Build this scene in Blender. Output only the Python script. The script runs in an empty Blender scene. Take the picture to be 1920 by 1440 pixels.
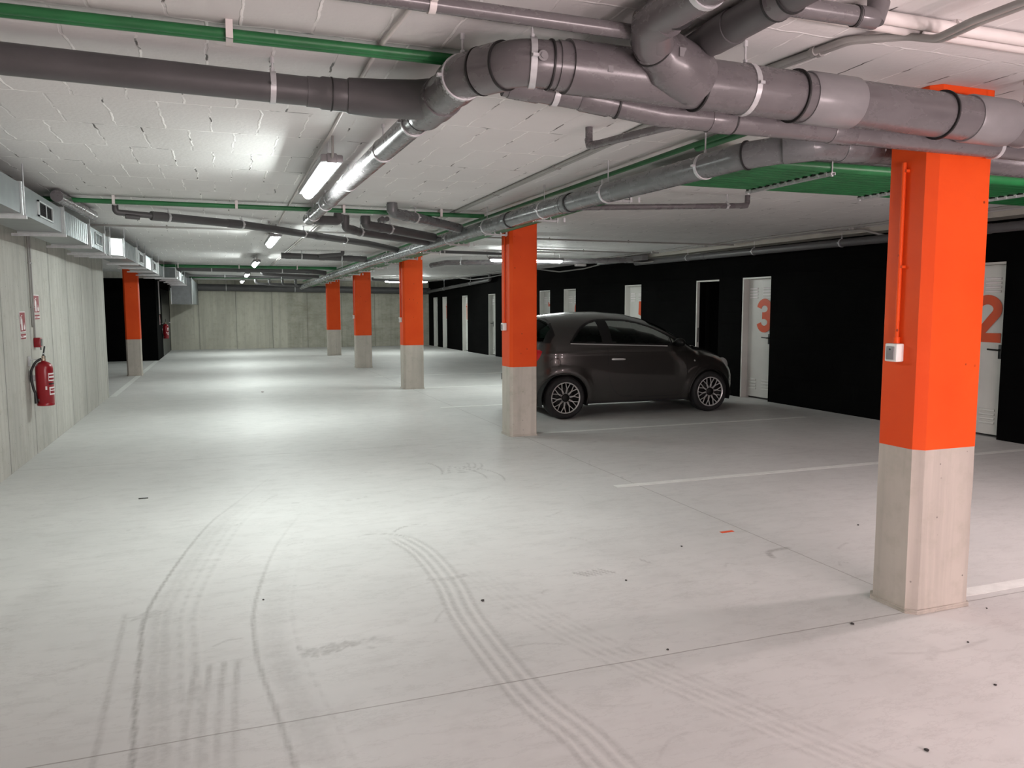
import bpy, bmesh, math, random
import numpy as np
from mathutils import Vector, Matrix
random.seed(7); np.random.seed(7)
scene = bpy.context.scene
C = scene.collection
PI = math.pi
CEIL = 2.5

# ------------------------------------------------------------------ materials
def nt(name):
    m = bpy.data.materials.new(name); m.use_nodes = True
    t = m.node_tree
    return m, t, t.nodes['Principled BSDF']
def N(t, typ, **kw):
    n = t.nodes.new(typ)
    for k, v in kw.items():
        if k in ('operation', 'blend_type', 'data_type', 'attribute_name', 'interpolation', 'vector_type', 'noise_dimensions', 'feature', 'wave_type', 'bands_direction'):
            setattr(n, k, v)
        else:
            n.inputs[k].default_value = v
    return n
def L(t, a, b): t.links.new(a, b)
def math_n(t, op, a, b=None, clamp=False):
    n = t.nodes.new('ShaderNodeMath'); n.operation = op; n.use_clamp = clamp
    for i, v in enumerate((a, b)):
        if v is None: continue
        if isinstance(v, (int, float)): n.inputs[i].default_value = v
        else: t.links.new(v, n.inputs[i])
    return n.outputs[0]
def mixc(t, fac, a, b, blend='MIX'):
    n = t.nodes.new('ShaderNodeMix'); n.data_type = 'RGBA'; n.blend_type = blend
    for i, v in ((0, fac), (6, a), (7, b)):
        if isinstance(v, (int, float)): n.inputs[i].default_value = v
        elif isinstance(v, tuple): n.inputs[i].default_value = (*v, 1)
        else: t.links.new(v, n.inputs[i])
    return n.outputs[2]
def ramp(t, x, a, b):
    n = t.nodes.new('ShaderNodeMapRange'); n.clamp = True
    t.links.new(x, n.inputs[0]); n.inputs[1].default_value = a; n.inputs[2].default_value = b
    return n.outputs[0]
def noise(t, vec, scale, detail=3, rough=.5):
    n = t.nodes.new('ShaderNodeTexNoise'); n.inputs['Scale'].default_value = scale
    n.inputs['Detail'].default_value = detail; n.inputs['Roughness'].default_value = rough
    if vec is not None: t.links.new(vec, n.inputs['Vector'])
    return n.outputs[0]
def pos(t):
    return t.nodes.new('ShaderNodeNewGeometry').outputs['Position']
def scaled(t, vec, s):
    n = t.nodes.new('ShaderNodeMapping'); n.inputs['Scale'].default_value = s
    t.links.new(vec, n.inputs['Vector']); return n.outputs[0]
def bump(t, p, h, strength, dist=.01):
    b = t.nodes.new('ShaderNodeBump'); b.inputs['Strength'].default_value = strength
    b.inputs['Distance'].default_value = dist
    t.links.new(h, b.inputs['Height']); t.links.new(b.outputs[0], p.inputs['Normal'])
def simple(name, col, rough=.5, metal=0, var=.12, nscale=6, bumps=0, bscale=60, spec=.5):
    m, t, p = nt(name)
    v = noise(t, pos(t), nscale, 4)
    c = mixc(t, ramp(t, v, .3, .7), tuple(x*(1-var) for x in col), tuple(min(1, x*(1+var)) for x in col))
    L(t, c, p.inputs['Base Color']); p.inputs['Roughness'].default_value = rough
    p.inputs['Metallic'].default_value = metal; p.inputs['Specular IOR Level'].default_value = spec
    if bumps: bump(t, p, noise(t, pos(t), bscale, 4), bumps, .004)
    return m
def emis(name, col, s):
    m, t, p = nt(name)
    p.inputs['Base Color'].default_value = (.9, .9, .9, 1)
    p.inputs['Emission Color'].default_value = (*col, 1); p.inputs['Emission Strength'].default_value = s
    return m

M = {}
# pvc pipe: grey plastic, dusty top blotches
def pvc(name, col, rough=.3):
    m, t, p = nt(name); P = pos(t)
    d = ramp(t, noise(t, scaled(t, P, (3, 3, 6)), 1.6, 5, .65), .35, .75)
    c = mixc(t, d, col, tuple(min(1, x*1.16+.008) for x in col))
    sm = ramp(t, noise(t, P, 22, 4), .62, .75)
    c = mixc(t, math_n(t, 'MULTIPLY', sm, .08), c, tuple(x*.8 for x in col))
    L(t, c, p.inputs['Base Color'])
    r = math_n(t, 'ADD', math_n(t, 'MULTIPLY', d, .14), rough)
    L(t, r, p.inputs['Roughness'])
    return m
M['pvc'] = pvc('grey_pvc', (.118, .110, .114), .22)
M['pvc_light'] = pvc('light_grey_pvc', (.20, .195, .20), .3)
M['pvc_dark'] = pvc('dark_grey_pvc', (.075, .073, .075), .38)
M['pvc_blue'] = pvc('blue_grey_pvc', (.125, .132, .135), .22)
M['gasket'] = simple('black_rubber', (.012, .012, .012), .6)
M['steel'] = simple('zinc_steel', (.56, .57, .58), .36, .35, .1, 30)
M['galv'] = simple('galvanised_sheet', (.17, .19, .195), .34, .5, .12, 9)
M['galv_bright'] = simple('bright_galvanised', (.50, .53, .53), .34, .35, .06, 20)
M['green'] = simple('green_plastic', (.013, .135, .038), .42, 0, .2, 5)
M['white_plastic'] = simple('white_plastic', (.74, .75, .72), .4, 0, .05)
M['cream'] = simple('cream_conduit', (.66, .62, .60), .4, 0, .06)
M['conduit'] = simple('grey_conduit', (.30, .295, .28), .42, 0, .08)
M['red'] = simple('red_enamel', (.27, .006, .013), .28, 0, .08)
M['sign_red'] = simple('sign_red', (.26, .007, .016), .45, 0, .05)
M['sign_white'] = simple('sign_white', (.80, .76, .76), .45, 0, .03)
M['black_rubber'] = simple('hose_black', (.010, .010, .011), .45)
M['brass'] = simple('nickel_brass', (.45, .38, .30), .35, .8)
M['door_white'] = simple('door_white', (.60, .60, .565), .38, 0, .05, 3)
M['number'] = simple('number_orange', (.62, .070, .008), .45, 0, .05)
M['black_metal'] = simple('black_metal', (.012, .012, .012), .35)
M['line'] = simple('white_line_paint', (.80, .81, .78), .55, 0, .07, 14, .2, 90)
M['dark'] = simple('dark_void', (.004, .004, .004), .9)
M['stone'] = simple('dark_stone', (.03, .028, .026), .8)
M['tape'] = simple('orange_tape', (.75, .10, .03), .5)

def black_wall():
    m, t, p = nt('black_wall_paint'); P = pos(t)
    c = mixc(t, ramp(t, noise(t, P, 1.3, 4), .4, .7), (.0012, .0012, .0013), (.0028, .0028, .0028))
    L(t, c, p.inputs['Base Color']); p.inputs['Roughness'].default_value = .85
    p.inputs['Specular IOR Level'].default_value = .05
    b = N(t, 'ShaderNodeTexBrick'); b.inputs['Scale'].default_value = 1
    b.inputs['Brick Width'].default_value = .4; b.inputs['Row Height'].default_value = .2; b.inputs['Mortar Size'].default_value = .008
    mp = t.nodes.new('ShaderNodeMapping'); mp.inputs['Rotation'].default_value = (0, PI/2, PI/2)
    L(t, P, mp.inputs[0]); L(t, mp.outputs[0], b.inputs['Vector'])
    bump(t, p, b.outputs['Fac'], .35, -.004)
    return m
M['black_wall'] = black_wall()

def concrete(name, base, axis=None, period=1.07, phase=0., stain=(.30, .29, .22), pits=True, board=False):
    m, t, p = nt(name); P = pos(t)
    n1 = noise(t, scaled(t, P, (1, 1, .35)), 1.5, 6, .6)
    n2 = noise(t, P, 9, 5, .6)
    c = mixc(t, ramp(t, n1, .3, .7), tuple(x*.80 for x in base), tuple(x*1.14 for x in base))
    c = mixc(t, math_n(t, 'MULTIPLY', ramp(t, n2, .5, .75), .35), c, stain)
    # vertical run streaks
    st = noise(t, scaled(t, P, (5, 5, .18)), 2.2, 4, .6)
    c = mixc(t, math_n(t, 'MULTIPLY', ramp(t, st, .48, .70), .5), c, tuple(x*.62 for x in base))
    h = math_n(t, 'MULTIPLY', n2, .5)
    if axis is not None:
        sp = t.nodes.new('ShaderNodeSeparateXYZ'); L(t, P, sp.inputs[0])
        a = math_n(t, 'DIVIDE', math_n(t, 'SUBTRACT', sp.outputs[axis], phase), period)
        fr = math_n(t, 'FRACT', a)
        d = math_n(t, 'ABSOLUTE', math_n(t, 'SUBTRACT', fr, .5))
        line = ramp(t, d, .5-.013/period, .5-.004/period)
        soft = ramp(t, d, .5-.07/period, .5)
        c = mixc(t, math_n(t, 'MULTIPLY', soft, .25), c, tuple(x*.6 for x in base))
        c = mixc(t, math_n(t, 'MULTIPLY', line, .75), c, tuple(x*.22 for x in base))
        # shift of tone panel by panel
        wn = t.nodes.new('ShaderNodeTexWhiteNoise'); wn.noise_dimensions = '1D'
        L(t, math_n(t, 'FLOOR', math_n(t, 'ADD', a, .0)), wn.inputs['W'])
        c = mixc(t, math_n(t, 'MULTIPLY', wn.outputs[0], .22), c, tuple(x*.72 for x in base))
        h = math_n(t, 'SUBTRACT', h, math_n(t, 'MULTIPLY', line, 2.))
    if name == 'back_wall_concrete':
        sq = t.nodes.new('ShaderNodeSeparateXYZ'); L(t, P, sq.inputs[0])
        msk = math_n(t, 'MULTIPLY', ramp(t, sq.outputs[0], 2.24, 2.30), ramp(t, noise(t, scaled(t, P, (1.0, 1, 2.2)), 1.9, 7, .72), .42, .66))
        c = mixc(t, math_n(t, 'MULTIPLY', msk, .42), c, (.20, .19, .115))
        c = mixc(t, math_n(t, 'MULTIPLY', ramp(t, sq.outputs[0], 2.24, 2.30), .22), c, (.22, .21, .17))
    if pits:
        vo = t.nodes.new('ShaderNodeTexVoronoi'); vo.inputs['Scale'].default_value = 17
        L(t, P, vo.inputs['Vector'])
        sp2 = t.nodes.new('ShaderNodeSeparateColor'); L(t, vo.outputs['Color'], sp2.inputs[0])
        pit = math_n(t, 'MULTIPLY', ramp(t, vo.outputs['Distance'], .10, .06), ramp(t, sp2.outputs[0], .62, .64))
        c = mixc(t, math_n(t, 'MULTIPLY', pit, .75), c, tuple(x*.25 for x in base))
    L(t, c, p.inputs['Base Color']); p.inputs['Roughness'].default_value = .78
    p.inputs['Specular IOR Level'].default_value = .3
    bump(t, p, h, .35, .006)
    return m
M['concrete_left'] = concrete('left_wall_concrete', (.52, .51, .465), 1, 1.07, 8.62+.535)
M['concrete_back'] = concrete('back_wall_concrete', (.57, .56, .475), 0, 1.27, -.166+.635, (.33, .31, .20))
M['concrete_col'] = concrete('column_concrete', (.52, .475, .42))
def orange_paint():
    m, t, p = nt('orange_column_paint'); P = pos(t)
    c = mixc(t, ramp(t, noise(t, P, 2.5, 3), .3, .7), (.70, .062, .005), (.77, .082, .009))
    vo = t.nodes.new('ShaderNodeTexVoronoi'); vo.inputs['Scale'].default_value = 14; L(t, P, vo.inputs['Vector'])
    sp2 = t.nodes.new('ShaderNodeSeparateColor'); L(t, vo.outputs['Color'], sp2.inputs[0])
    pit = math_n(t, 'MULTIPLY', ramp(t, vo.outputs['Distance'], .12, .07), ramp(t, sp2.outputs[0], .72, .74))
    c = mixc(t, math_n(t, 'MULTIPLY', pit, .85), c, (.18, .02, .004))
    L(t, c, p.inputs['Base Color']); p.inputs['Roughness'].default_value = .55; p.inputs['Specular IOR Level'].default_value = .25
    bump(t, p, math_n(t, 'ADD', math_n(t, 'MULTIPLY', pit, -1.5), noise(t, P, 12, 3)), .25, .005)
    return m
M['orange'] = orange_paint()

def floor_mat():
    m, t, p = nt('dusty_concrete_floor'); P = pos(t)
    n1 = noise(t, P, .8, 6, .62); n2 = noise(t, scaled(t, P, (1, 2.2, 1)), 4.5, 6, .65)
    c = mixc(t, ramp(t, n1, .3, .7), (.57, .572, .555), (.67, .668, .65))
    c = mixc(t, math_n(t, 'MULTIPLY', ramp(t, n2, .5, .78), .30), c, (.39, .385, .37))
    c = mixc(t, math_n(t, 'MULTIPLY', ramp(t, noise(t, scaled(t, P, (1.4, .5, 1)), 2.4, 5, .7), .55, .75), .35), c, (.63, .63, .62))
    # vein-like wear
    vn = noise(t, scaled(t, P, (.9, 2.6, 1)), 1.8, 7, .72)
    vein = ramp(t, math_n(t, 'ABSOLUTE', math_n(t, 'SUBTRACT', vn, .5)), .018, .0)
    c = mixc(t, math_n(t, 'MULTIPLY', vein, .16), c, (.30, .295, .28))
    at = t.nodes.new('ShaderNodeAttribute'); at.attribute_name = 'dirt'
    rub = math_n(t, 'MULTIPLY', at.outputs['Fac'], math_n(t, 'ADD', math_n(t, 'MULTIPLY', ramp(t, noise(t, P, 38, 3), .3, .6), .5), .38))
    c = mixc(t, rub, c, (.14, .130, .118))
    at2 = t.nodes.new('ShaderNodeAttribute'); at2.attribute_name = 'ridge'
    c = mixc(t, math_n(t, 'MULTIPLY', at2.outputs['Fac'], .6), c, (.72, .71, .68))
    # saw cut joints
    sp = t.nodes.new('ShaderNodeSeparateXYZ'); L(t, P, sp.inputs[0])
    wob = math_n(t, 'MULTIPLY', math_n(t, 'SUBTRACT', noise(t, P, 3, 2), .5), .012)
    def joint(ax, v, w=.003):
        d = math_n(t, 'ABSOLUTE', math_n(t, 'SUBTRACT', math_n(t, 'ADD', sp.outputs[ax], wob), v))
        return ramp(t, d, w+.002, w*.4)
    j = math_n(t, 'MAXIMUM', joint(1, 2.815), math_n(t, 'MULTIPLY', joint(0, 3.232), ramp(t, sp.outputs[1], 2.80, 2.82)))
    j = math_n(t, 'MAXIMUM', j, joint(1, 8.27)); j = math_n(t, 'MAXIMUM', j, joint(1, 13.7))
    c = mixc(t, math_n(t, 'MULTIPLY', j, .62), c, (.16, .14, .12))
    L(t, c, p.inputs['Base Color'])
    r = math_n(t, 'ADD', math_n(t, 'MULTIPLY', n2, .25), .42)
    L(t, r, p.inputs['Roughness']); p.inputs['Specular IOR Level'].default_value = .35
    bump(t, p, math_n(t, 'SUBTRACT', n2, math_n(t, 'MULTIPLY', j, 1.5)), .12, .004)
    return m
M['floor'] = floor_mat()

def ceil_mat():
    m, t, p = nt('painted_block_ceiling'); P = pos(t)
    b = t.nodes.new('ShaderNodeTexBrick')
    b.offset = .5
    for k, v in (('Scale', 1), ('Brick Width', .245), ('Row Height', .62), ('Mortar Size', .0065), ('Mortar Smooth', .5)):
        b.inputs[k].default_value = v
    dn = t.nodes.new('ShaderNodeTexNoise'); dn.inputs['Scale'].default_value = 7; dn.inputs['Detail'].default_value = 5
    L(t, P, dn.inputs['Vector'])
    off = t.nodes.new('ShaderNodeVectorMath'); off.operation = 'SCALE'; off.inputs[3].default_value = .042
    L(t, dn.outputs['Color'], off.inputs[0])
    ad = t.nodes.new('ShaderNodeVectorMath'); ad.operation = 'ADD'; L(t, P, ad.inputs[0]); L(t, off.outputs[0], ad.inputs[1])
    L(t, ad.outputs[0], b.inputs['Vector'])
    mort = b.outputs['Fac']
    n1 = noise(t, P, 1.0, 5); n2 = noise(t, P, 3.1, 4); n3 = noise(t, P, 5.3, 3)
    c = mixc(t, ramp(t, n1, .3, .7), (.64, .63, .62), (.72, .71, .70))
    ridge = math_n(t, 'MULTIPLY', mort, ramp(t, n2, .42, .56))
    c = mixc(t, math_n(t, 'MULTIPLY', ridge, .9), c, (.97, .96, .94))
    crack = math_n(t, 'MULTIPLY', ramp(t, b.outputs['Fac'], .55, .9), ramp(t, n3, .585, .64))
    c = mixc(t, math_n(t, 'MULTIPLY', crack, .9), c, (.05, .045, .04))
    # big worn patches
    c = mixc(t, math_n(t, 'MULTIPLY', ramp(t, noise(t, scaled(t, P, (1, .5, 1)), 1.7, 5, .6), .58, .75), .25), c, (.47, .45, .42))
    L(t, c, p.inputs['Base Color']); p.inputs['Roughness'].default_value = .6; p.inputs['Specular IOR Level'].default_value = .3
    h = math_n(t, 'ADD', math_n(t, 'MULTIPLY', ridge, 1.2), math_n(t, 'MULTIPLY', mort, -.35))
    h = math_n(t, 'ADD', h, math_n(t, 'MULTIPLY', noise(t, P, 42, 4), .28))
    h = math_n(t, 'SUBTRACT', h, math_n(t, 'MULTIPLY', crack, 1.5))
    bump(t, p, h, .55, .010)
    return m
M['ceiling'] = ceil_mat()

# ------------------------------------------------------------------ object helpers
ORG = {}
def _link(o): C.objects.link(o); return o
def thing(name, label, cat, loc=(0, 0, 0), group=None, kind=None):
    o = bpy.data.objects.new(name, None); _link(o); o.location = loc; o.empty_display_size = .05
    tag(o, label, cat, group, kind); ORG[o.name] = Vector(loc); return o
def tag(o, label=None, cat=None, group=None, kind=None):
    if label: o['label'] = label
    if cat: o['category'] = cat
    if group: o['group'] = group
    if kind: o['kind'] = kind
    return o
def obj(name, bm, mats, parent=None, smooth=None, label=None, loc=None):
    """bm in world coordinates; origin moved to parent's (or loc)."""
    if not isinstance(mats, (list, tuple)): mats = [mats]
    o0 = ORG[parent.name] if parent else Vector(loc or (0, 0, 0))
    if isinstance(bm, bpy.types.Mesh):
        me = bm; me.transform(Matrix.Translation(-o0))
    else:
        bmesh.ops.recalc_face_normals(bm, faces=bm.faces[:])
        bmesh.ops.translate(bm, verts=bm.verts[:], vec=-o0)
        me = bpy.data.meshes.new(name); bm.to_mesh(me); bm.free()
    me.name = name
    for m in mats: me.materials.append(m)
    if smooth is not None and len(me.polygons):
        me.polygons.foreach_set('use_smooth', [True]*len(me.polygons))
        me.set_sharp_from_angle(angle=math.radians(smooth))
    o = bpy.data.objects.new(name, me); _link(o)
    if parent: o.parent = parent; ORG[o.name] = o0
    else: o.location = o0; ORG[o.name] = o0
    if label: o['label'] = label
    return o
def copy_tree(o, parent=None):
    c = o.copy(); C.objects.link(c)
    if parent: c.parent = parent
    for ch in list(o.children): copy_tree(ch, c)
    return c
def B(): return bmesh.new()
def box(bm, x0, x1, y0, y1, z0, z1, mi=0):
    v = [bm.verts.new((x, y, z)) for z in (z0, z1) for y in (y0, y1) for x in (x0, x1)]
    for f in ((0, 1, 3, 2), (4, 5, 7, 6), (0, 1, 5, 4), (2, 3, 7, 6), (0, 2, 6, 4), (1, 3, 7, 5)):
        bm.faces.new([v[i] for i in f]).material_index = mi
    return v
def bbox(bm, x0, x1, y0, y1, z0, z1, bev=.004, seg=2):
    t = B(); box(t, x0, x1, y0, y1, z0, z1)
    bmesh.ops.recalc_face_normals(t, faces=t.faces[:])
    bmesh.ops.bevel(t, geom=t.edges[:], offset=bev, segments=seg, affect='EDGES', profile=.5)
    merge(bm, t)
def merge(bm, t):
    me = bpy.data.meshes.new('tmp'); t.to_mesh(me); t.free(); bm.from_mesh(me); bpy.data.meshes.remove(me)
def fillet(pts, rad, n=6):
    pts = [Vector(p) for p in pts]
    if len(pts) < 3: return pts
    out = [pts[0]]
    for i in range(1, len(pts)-1):
        a, b, c = pts[i-1], pts[i], pts[i+1]
        d1 = (a-b); d2 = (c-b); l1 = d1.length; l2 = d2.length; d1.normalize(); d2.normalize()
        ang = d1.angle(d2)
        if ang > PI-.03: out.append(b); continue
        dist = min(rad/math.tan(ang/2), l1*.48, l2*.48)
        s, e = b+d1*dist, b+d2*dist
        for k in range(n+1):
            u = k/n; out.append(s*(1-u)**2 + b*2*u*(1-u) + e*u*u)
    out.append(pts[-1]); return out
def sweep(bm, pts, r, seg=16, caps=True, r2=None, mi=0):
    pts = [Vector(p) for p in pts]; n = len(pts)
    tans = []
    for i in range(n):
        a = pts[max(i-1, 0)]; b = pts[min(i+1, n-1)]; tans.append((b-a).normalized())
    t0 = tans[0]; up = Vector((0, 0, 1)) if abs(t0.z) < .9 else Vector((1, 0, 0))
    nrm = (up - t0*up.dot(t0)).normalized(); rings = []
    for i in range(n):
        t = tans[i]; nrm = (nrm - t*nrm.dot(t)).normalized(); bi = t.cross(nrm)
        rr = r[i] if isinstance(r, (list, tuple)) else r
        rings.append([bm.verts.new(pts[i]+(nrm*math.cos(2*PI*k/seg)+bi*math.sin(2*PI*k/seg))*rr) for k in range(seg)])
    for a, b in zip(rings, rings[1:]):
        for k in range(seg):
            f = bm.faces.new((a[k], a[(k+1) % seg], b[(k+1) % seg], b[k])); f.material_index = mi; f.smooth = True
    if caps:
        for q in (rings[0][::-1], rings[-1]): bm.faces.new(q).material_index = mi
def along(pts, d):
    """point and direction at distance d along a polyline"""
    acc = 0
    for a, b in zip(pts, pts[1:]):
        l = (b-a).length
        if acc+l >= d: return a+(b-a)*((d-acc)/l), (b-a).normalized()
        acc += l
    return pts[-1], (pts[-1]-pts[-2]).normalized()
def plen(pts): return sum((b-a).length for a, b in zip(pts, pts[1:]))
def pipe(name, label, cat, pts, r, mat, rad=None, couplings=(), gaskets=(), clamps=(), seg=24, group=None, rods=True, couple_len=.10, couple_mat=None, end_socket=False, clamp_mat=None):
    P0 = Vector(pts[0]); loc = tuple(P0)
    pp = fillet(pts, rad or r*2.2)
    root = thing(name, label, cat, loc, group)
    bm = B(); sweep(bm, pp, r, seg); obj('pipe_run', bm, mat, root, 40)
    if end_socket: couplings = list(couplings)+[couple_len*.6, plen(pp)-couple_len*.6]
    for d in couplings:
        p, t = along(pp, d); bm = B()
        sweep(bm, [p-t*couple_len/2, p-t*(couple_len/2-.008), p+t*(couple_len/2-.008), p+t*couple_len/2], [r*1.05, r*1.09, r*1.09, r*1.05], seg)
        obj('coupling', bm, couple_mat or mat, root, 40)
    for d in gaskets:
        p, t = along(pp, d); bm = B(); sweep(bm, [p-t*.004, p+t*.004], r*1.105, seg); obj('gasket_ring', bm, M['gasket'], root, 40)
    for d in clamps:
        add_clamp(root, pp, d, r, rods, clamp_mat)
    return root
def add_clamp(root, pp, d, r, rods=True, cm=None):
    p, t = along(pp, d); bm = B()
    w = .011
    sweep(bm, [p-t*w, p-t*w, p+t*w, p+t*w], [r*1.0, r*1.0+.005, r*1.0+.005, r*1.0], 24)
    side = t.cross(Vector((0, 0, 1))).normalized() if abs(t.z) < .9 else Vector((1, 0, 0))
    for s in (-1, 1):
        q = p+side*s*(r+.010)
        box(bm, q.x-.010, q.x+.010, q.y-.010, q.y+.010, q.z-.005, q.z+.005)
    c = obj('pipe_clamp', bm, cm or M['steel'], root, 40)
    if rods and abs(t.z) < .9:
        bm = B(); top = Vector((p.x, p.y, CEIL))
        if CEIL-(p.z+r) > .01:
            sweep(bm, [p+Vector((0, 0, r)), top], .0042, 8)
            sweep(bm, [p+Vector((0, 0, r)), p+Vector((0, 0, r+.018))], .009, 6)
            if CEIL-(p.z+r) > .05: sweep(bm, [top-Vector((0, 0, .022)), top], .009, 8)
            obj('hanger_rod', bm, M['steel'], c, 40)

# ------------------------------------------------------------------ setting
# floor with tyre dust marks stored as surface attributes
def floor():
    xs = np.concatenate([np.arange(-6, -1.9, .1), np.arange(-1.9, 4.2, .012), np.arange(4.2, 9.6, .1)])
    ys = [-5.]
    while ys[-1] < 1.2: ys.append(ys[-1]+.25)
    y = 1.2
    while y < 8.2: ys.append(y); y += .009*max(1, (y/2.6))**1.5
    while y < 31.2: ys.append(y); y += .25
    ys = np.array(ys); nx, ny = len(xs), len(ys)
    X, Y = np.meshgrid(xs, ys); co = np.stack([X, Y, np.zeros_like(X)], -1).reshape(-1, 3)
    me = bpy.data.meshes.new('floor')
    i = np.arange(ny-1)[:, None]*nx+np.arange(nx-1)[None]; i = i.reshape(-1)
    quads = np.stack([i, i+1, i+nx+1, i+nx], -1)
    me.vertices.add(len(co)); me.vertices.foreach_set('co', co.ravel())
    me.loops.add(quads.size); me.loops.foreach_set('vertex_index', quads.ravel().astype(np.int32))
    me.polygons.add(len(quads)); me.polygons.foreach_set('loop_start', np.arange(0, quads.size, 4, dtype=np.int32))
    me.update()
    x, yv = co[:, 0], co[:, 1]
    dirt = np.zeros(len(co)); ridge = np.zeros(len(co))
    rng = np.random.RandomState(3)
    def smooth_poly(pts, n=9):
        p = np.array(pts, float); out = []
        for k in range(len(p)-1):
            p0, p1, p2, p3 = p[max(k-1, 0)], p[k], p[k+1], p[min(k+2, len(p)-1)]
            for u in np.linspace(0, 1, n, endpoint=False):
                out.append(.5*((2*p1)+(-p0+p2)*u+(2*p0-5*p1+4*p2-p3)*u*u+(-p0+3*p1-3*p2+p3)*u**3))
        out.append(p[-1]); return np.array(out)
    def stroke(arr, pts, w, s, off=0., fade=(.1, .1), wob=0.):
        q = smooth_poly(pts)
        if off:
            t = np.gradient(q, axis=0); t /= np.linalg.norm(t, axis=1)[:, None]+1e-9
            q = q+np.stack([t[:, 1], -t[:, 0]], -1)*off
        m = w*2.5
        sel = np.where((x > q[:, 0].min()-m) & (x < q[:, 0].max()+m) & (yv > q[:, 1].min()-m) & (yv < q[:, 1].max()+m))[0]
        if not len(sel): return
        px, py = x[sel], yv[sel]; best = np.full(len(sel), 9.); bu = np.zeros(len(sel)); n = len(q)-1
        for k in range(n):
            a, b = q[k], q[k+1]; d = b-a; L2 = d@d+1e-12
            u = np.clip(((px-a[0])*d[0]+(py-a[1])*d[1])/L2, 0, 1)
            dd = np.hypot(px-a[0]-u*d[0], py-a[1]-u*d[1]); c = dd < best
            best[c] = dd[c]; bu[c] = (k+u[c])/n
        v = np.clip(1.5-best/w*1.5, 0, 1)
        v *= np.clip(bu/max(fade[0], 1e-3), 0, 1)*np.clip((1-bu)/max(fade[1], 1e-3), 0, 1)
        if wob: v *= .6+.4*np.sin(py*wob+px*wob*.3)
        arr[sel] = np.maximum(arr[sel], v*s)
    T1 = [(-.30, 1.3), (-.31, 2.2), (-.33, 2.7), (-.368, 3.24), (-.386, 3.6), (-.401, 4.1), (-.306, 4.84), (-.145, 5.68), (.036, 6.24), (.539, 7.69)]
    stroke(dirt, T1, .013, .62, 0, (.01, .35)); stroke(dirt, T1, .07, .20, .08, (.01, .5))
    for k, o in enumerate((.05, .10, .16, .22)):
        stroke(dirt, T1, .016, .26, o, (.01, .45), 60); stroke(ridge, T1, .008, .32, o+.026, (.01, .5))
    T1b = [(-.43, 2.2), (-.47, 3.3), (-.49, 3.9), (-.50, 4.15)]
    stroke(dirt, T1b, .016, .30, 0, (.01, .1))
    T2 = [(.25, 1.3), (.20, 2.2), (.172, 2.51), (.137, 2.88), (.087, 3.42), (.09, 3.9), (.148, 4.38), (.275, 5.06), (.52, 5.9)]
    stroke(dirt, T2, .014, .48, 0, (.01, .3)); stroke(dirt, T2, .08, .17, .09, (.01, .5))
    for o in (.06, .12, .18): stroke(dirt, T2, .014, .18, o, (.01, .5), 70)
    T3 = [(1.02, 4.95), (1.10, 4.57), (1.106, 4.02), (1.06, 3.56), (1.05, 3.06), (1.064, 2.66), (1.124, 2.36), (1.14, 2.15), (1.2, 1.6)]
    for o in (-.075, -.025, .03, .075): stroke(dirt, T3, .017, .30, o, (.04, .15))
    for o in (-.05, .004, .052): stroke(ridge, T3, .009, .7, o, (.03, .1))
    stroke(dirt, [(1.0, 4.1), (1.12, 4.06), (1.24, 4.1)], .035, .4)
    T4 = [(1.18, 4.6), (1.36, 3.6), (1.516, 2.97), (1.685, 2.52), (1.80, 2.22), (1.915, 1.92), (2.1, 1.5)]
    for o in (-.09, -.05, 0, .045, .09): stroke(dirt, T4, .016, .24, o, (.3, .01), 45)
    for o in (-.025, .022, .07): stroke(ridge, T4, .008, .4, o, (.4, .01))
    for k in range(4):
        xx = -.185+k*.055
        stroke(dirt, [(xx+.03, 3.42), (xx+.015, 3.1), (xx, 2.5), (xx-.01, 1.9)], .017, .42, 0, (.03, .9))
    def smudge(cx, cy, lx, ly, n, st):
        for k in range(n):
            a = rng.uniform(-1, 1); px, py = cx+a*lx, cy+rng.uniform(-.5, .5)*ly+.25*ly*math.sin(a*4)
            l = rng.uniform(.03, .09); an = rng.normal(.7, .5)
            stroke(dirt, [(px, py), (px+l*math.cos(an)*.5+rng.normal(0, .006), py+l*math.sin(an)*.5), (px+l*math.cos(an), py+l*math.sin(an))], rng.uniform(.008, .020), st*rng.uniform(.5, 1), 0, (.2, .3))
    smudge(-.41, 4.06, .10, .06, 22, .42); smudge(.38, 3.36, .12, .09, 34, .5); smudge(.58, 3.38, .06, .05, 10, .35)
    for k in range(5): stroke(dirt, [(1.80+k*.04, 3.92), (1.87+k*.04, 3.82)], .012, .55)
    stroke(dirt, [(3.03, 3.72), (3.09, 3.84), (3.27, 3.86)], .025, .6)
    stroke(dirt, [(2.27, 4.0), (2.3, 3.9)], .012, .5)
    for cx, cy, r, a0, a1 in ((1.86, 6.5, .42, -.5, 1.2), (1.72, 6.55, .42, -.3, 1.1), (1.35, 7.0, .5, -.5, .5), (2.0, 7.1, .16, -2.5, .2), (2.0, 7.1, .22, -2.4, .1), (2.0, 7.1, .28, -2.3, 0), (.86, 4.7, .28, .5, 1.9), (1.2, 4.9, .22, 1.2, 2.6)):
        stroke(dirt, [(cx+r*math.cos(a), cy+r*1.3*math.sin(a)) for a in np.linspace(a0, a1, 7)], .012, .45)
    for k in range(60):   # random faint scuffs
        cx = rng.uniform(-1.6, 4); cy = rng.uniform(2, 8); a = rng.normal(.25, .5); l = rng.uniform(.05, .35)
        c2 = rng.normal(0, .04)
        stroke(dirt, [(cx, cy), (cx+l*math.cos(a)/2, cy+l*math.sin(a)/2+c2), (cx+l*math.cos(a), cy+l*math.sin(a))], .010, rng.uniform(.12, .32))
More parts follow.
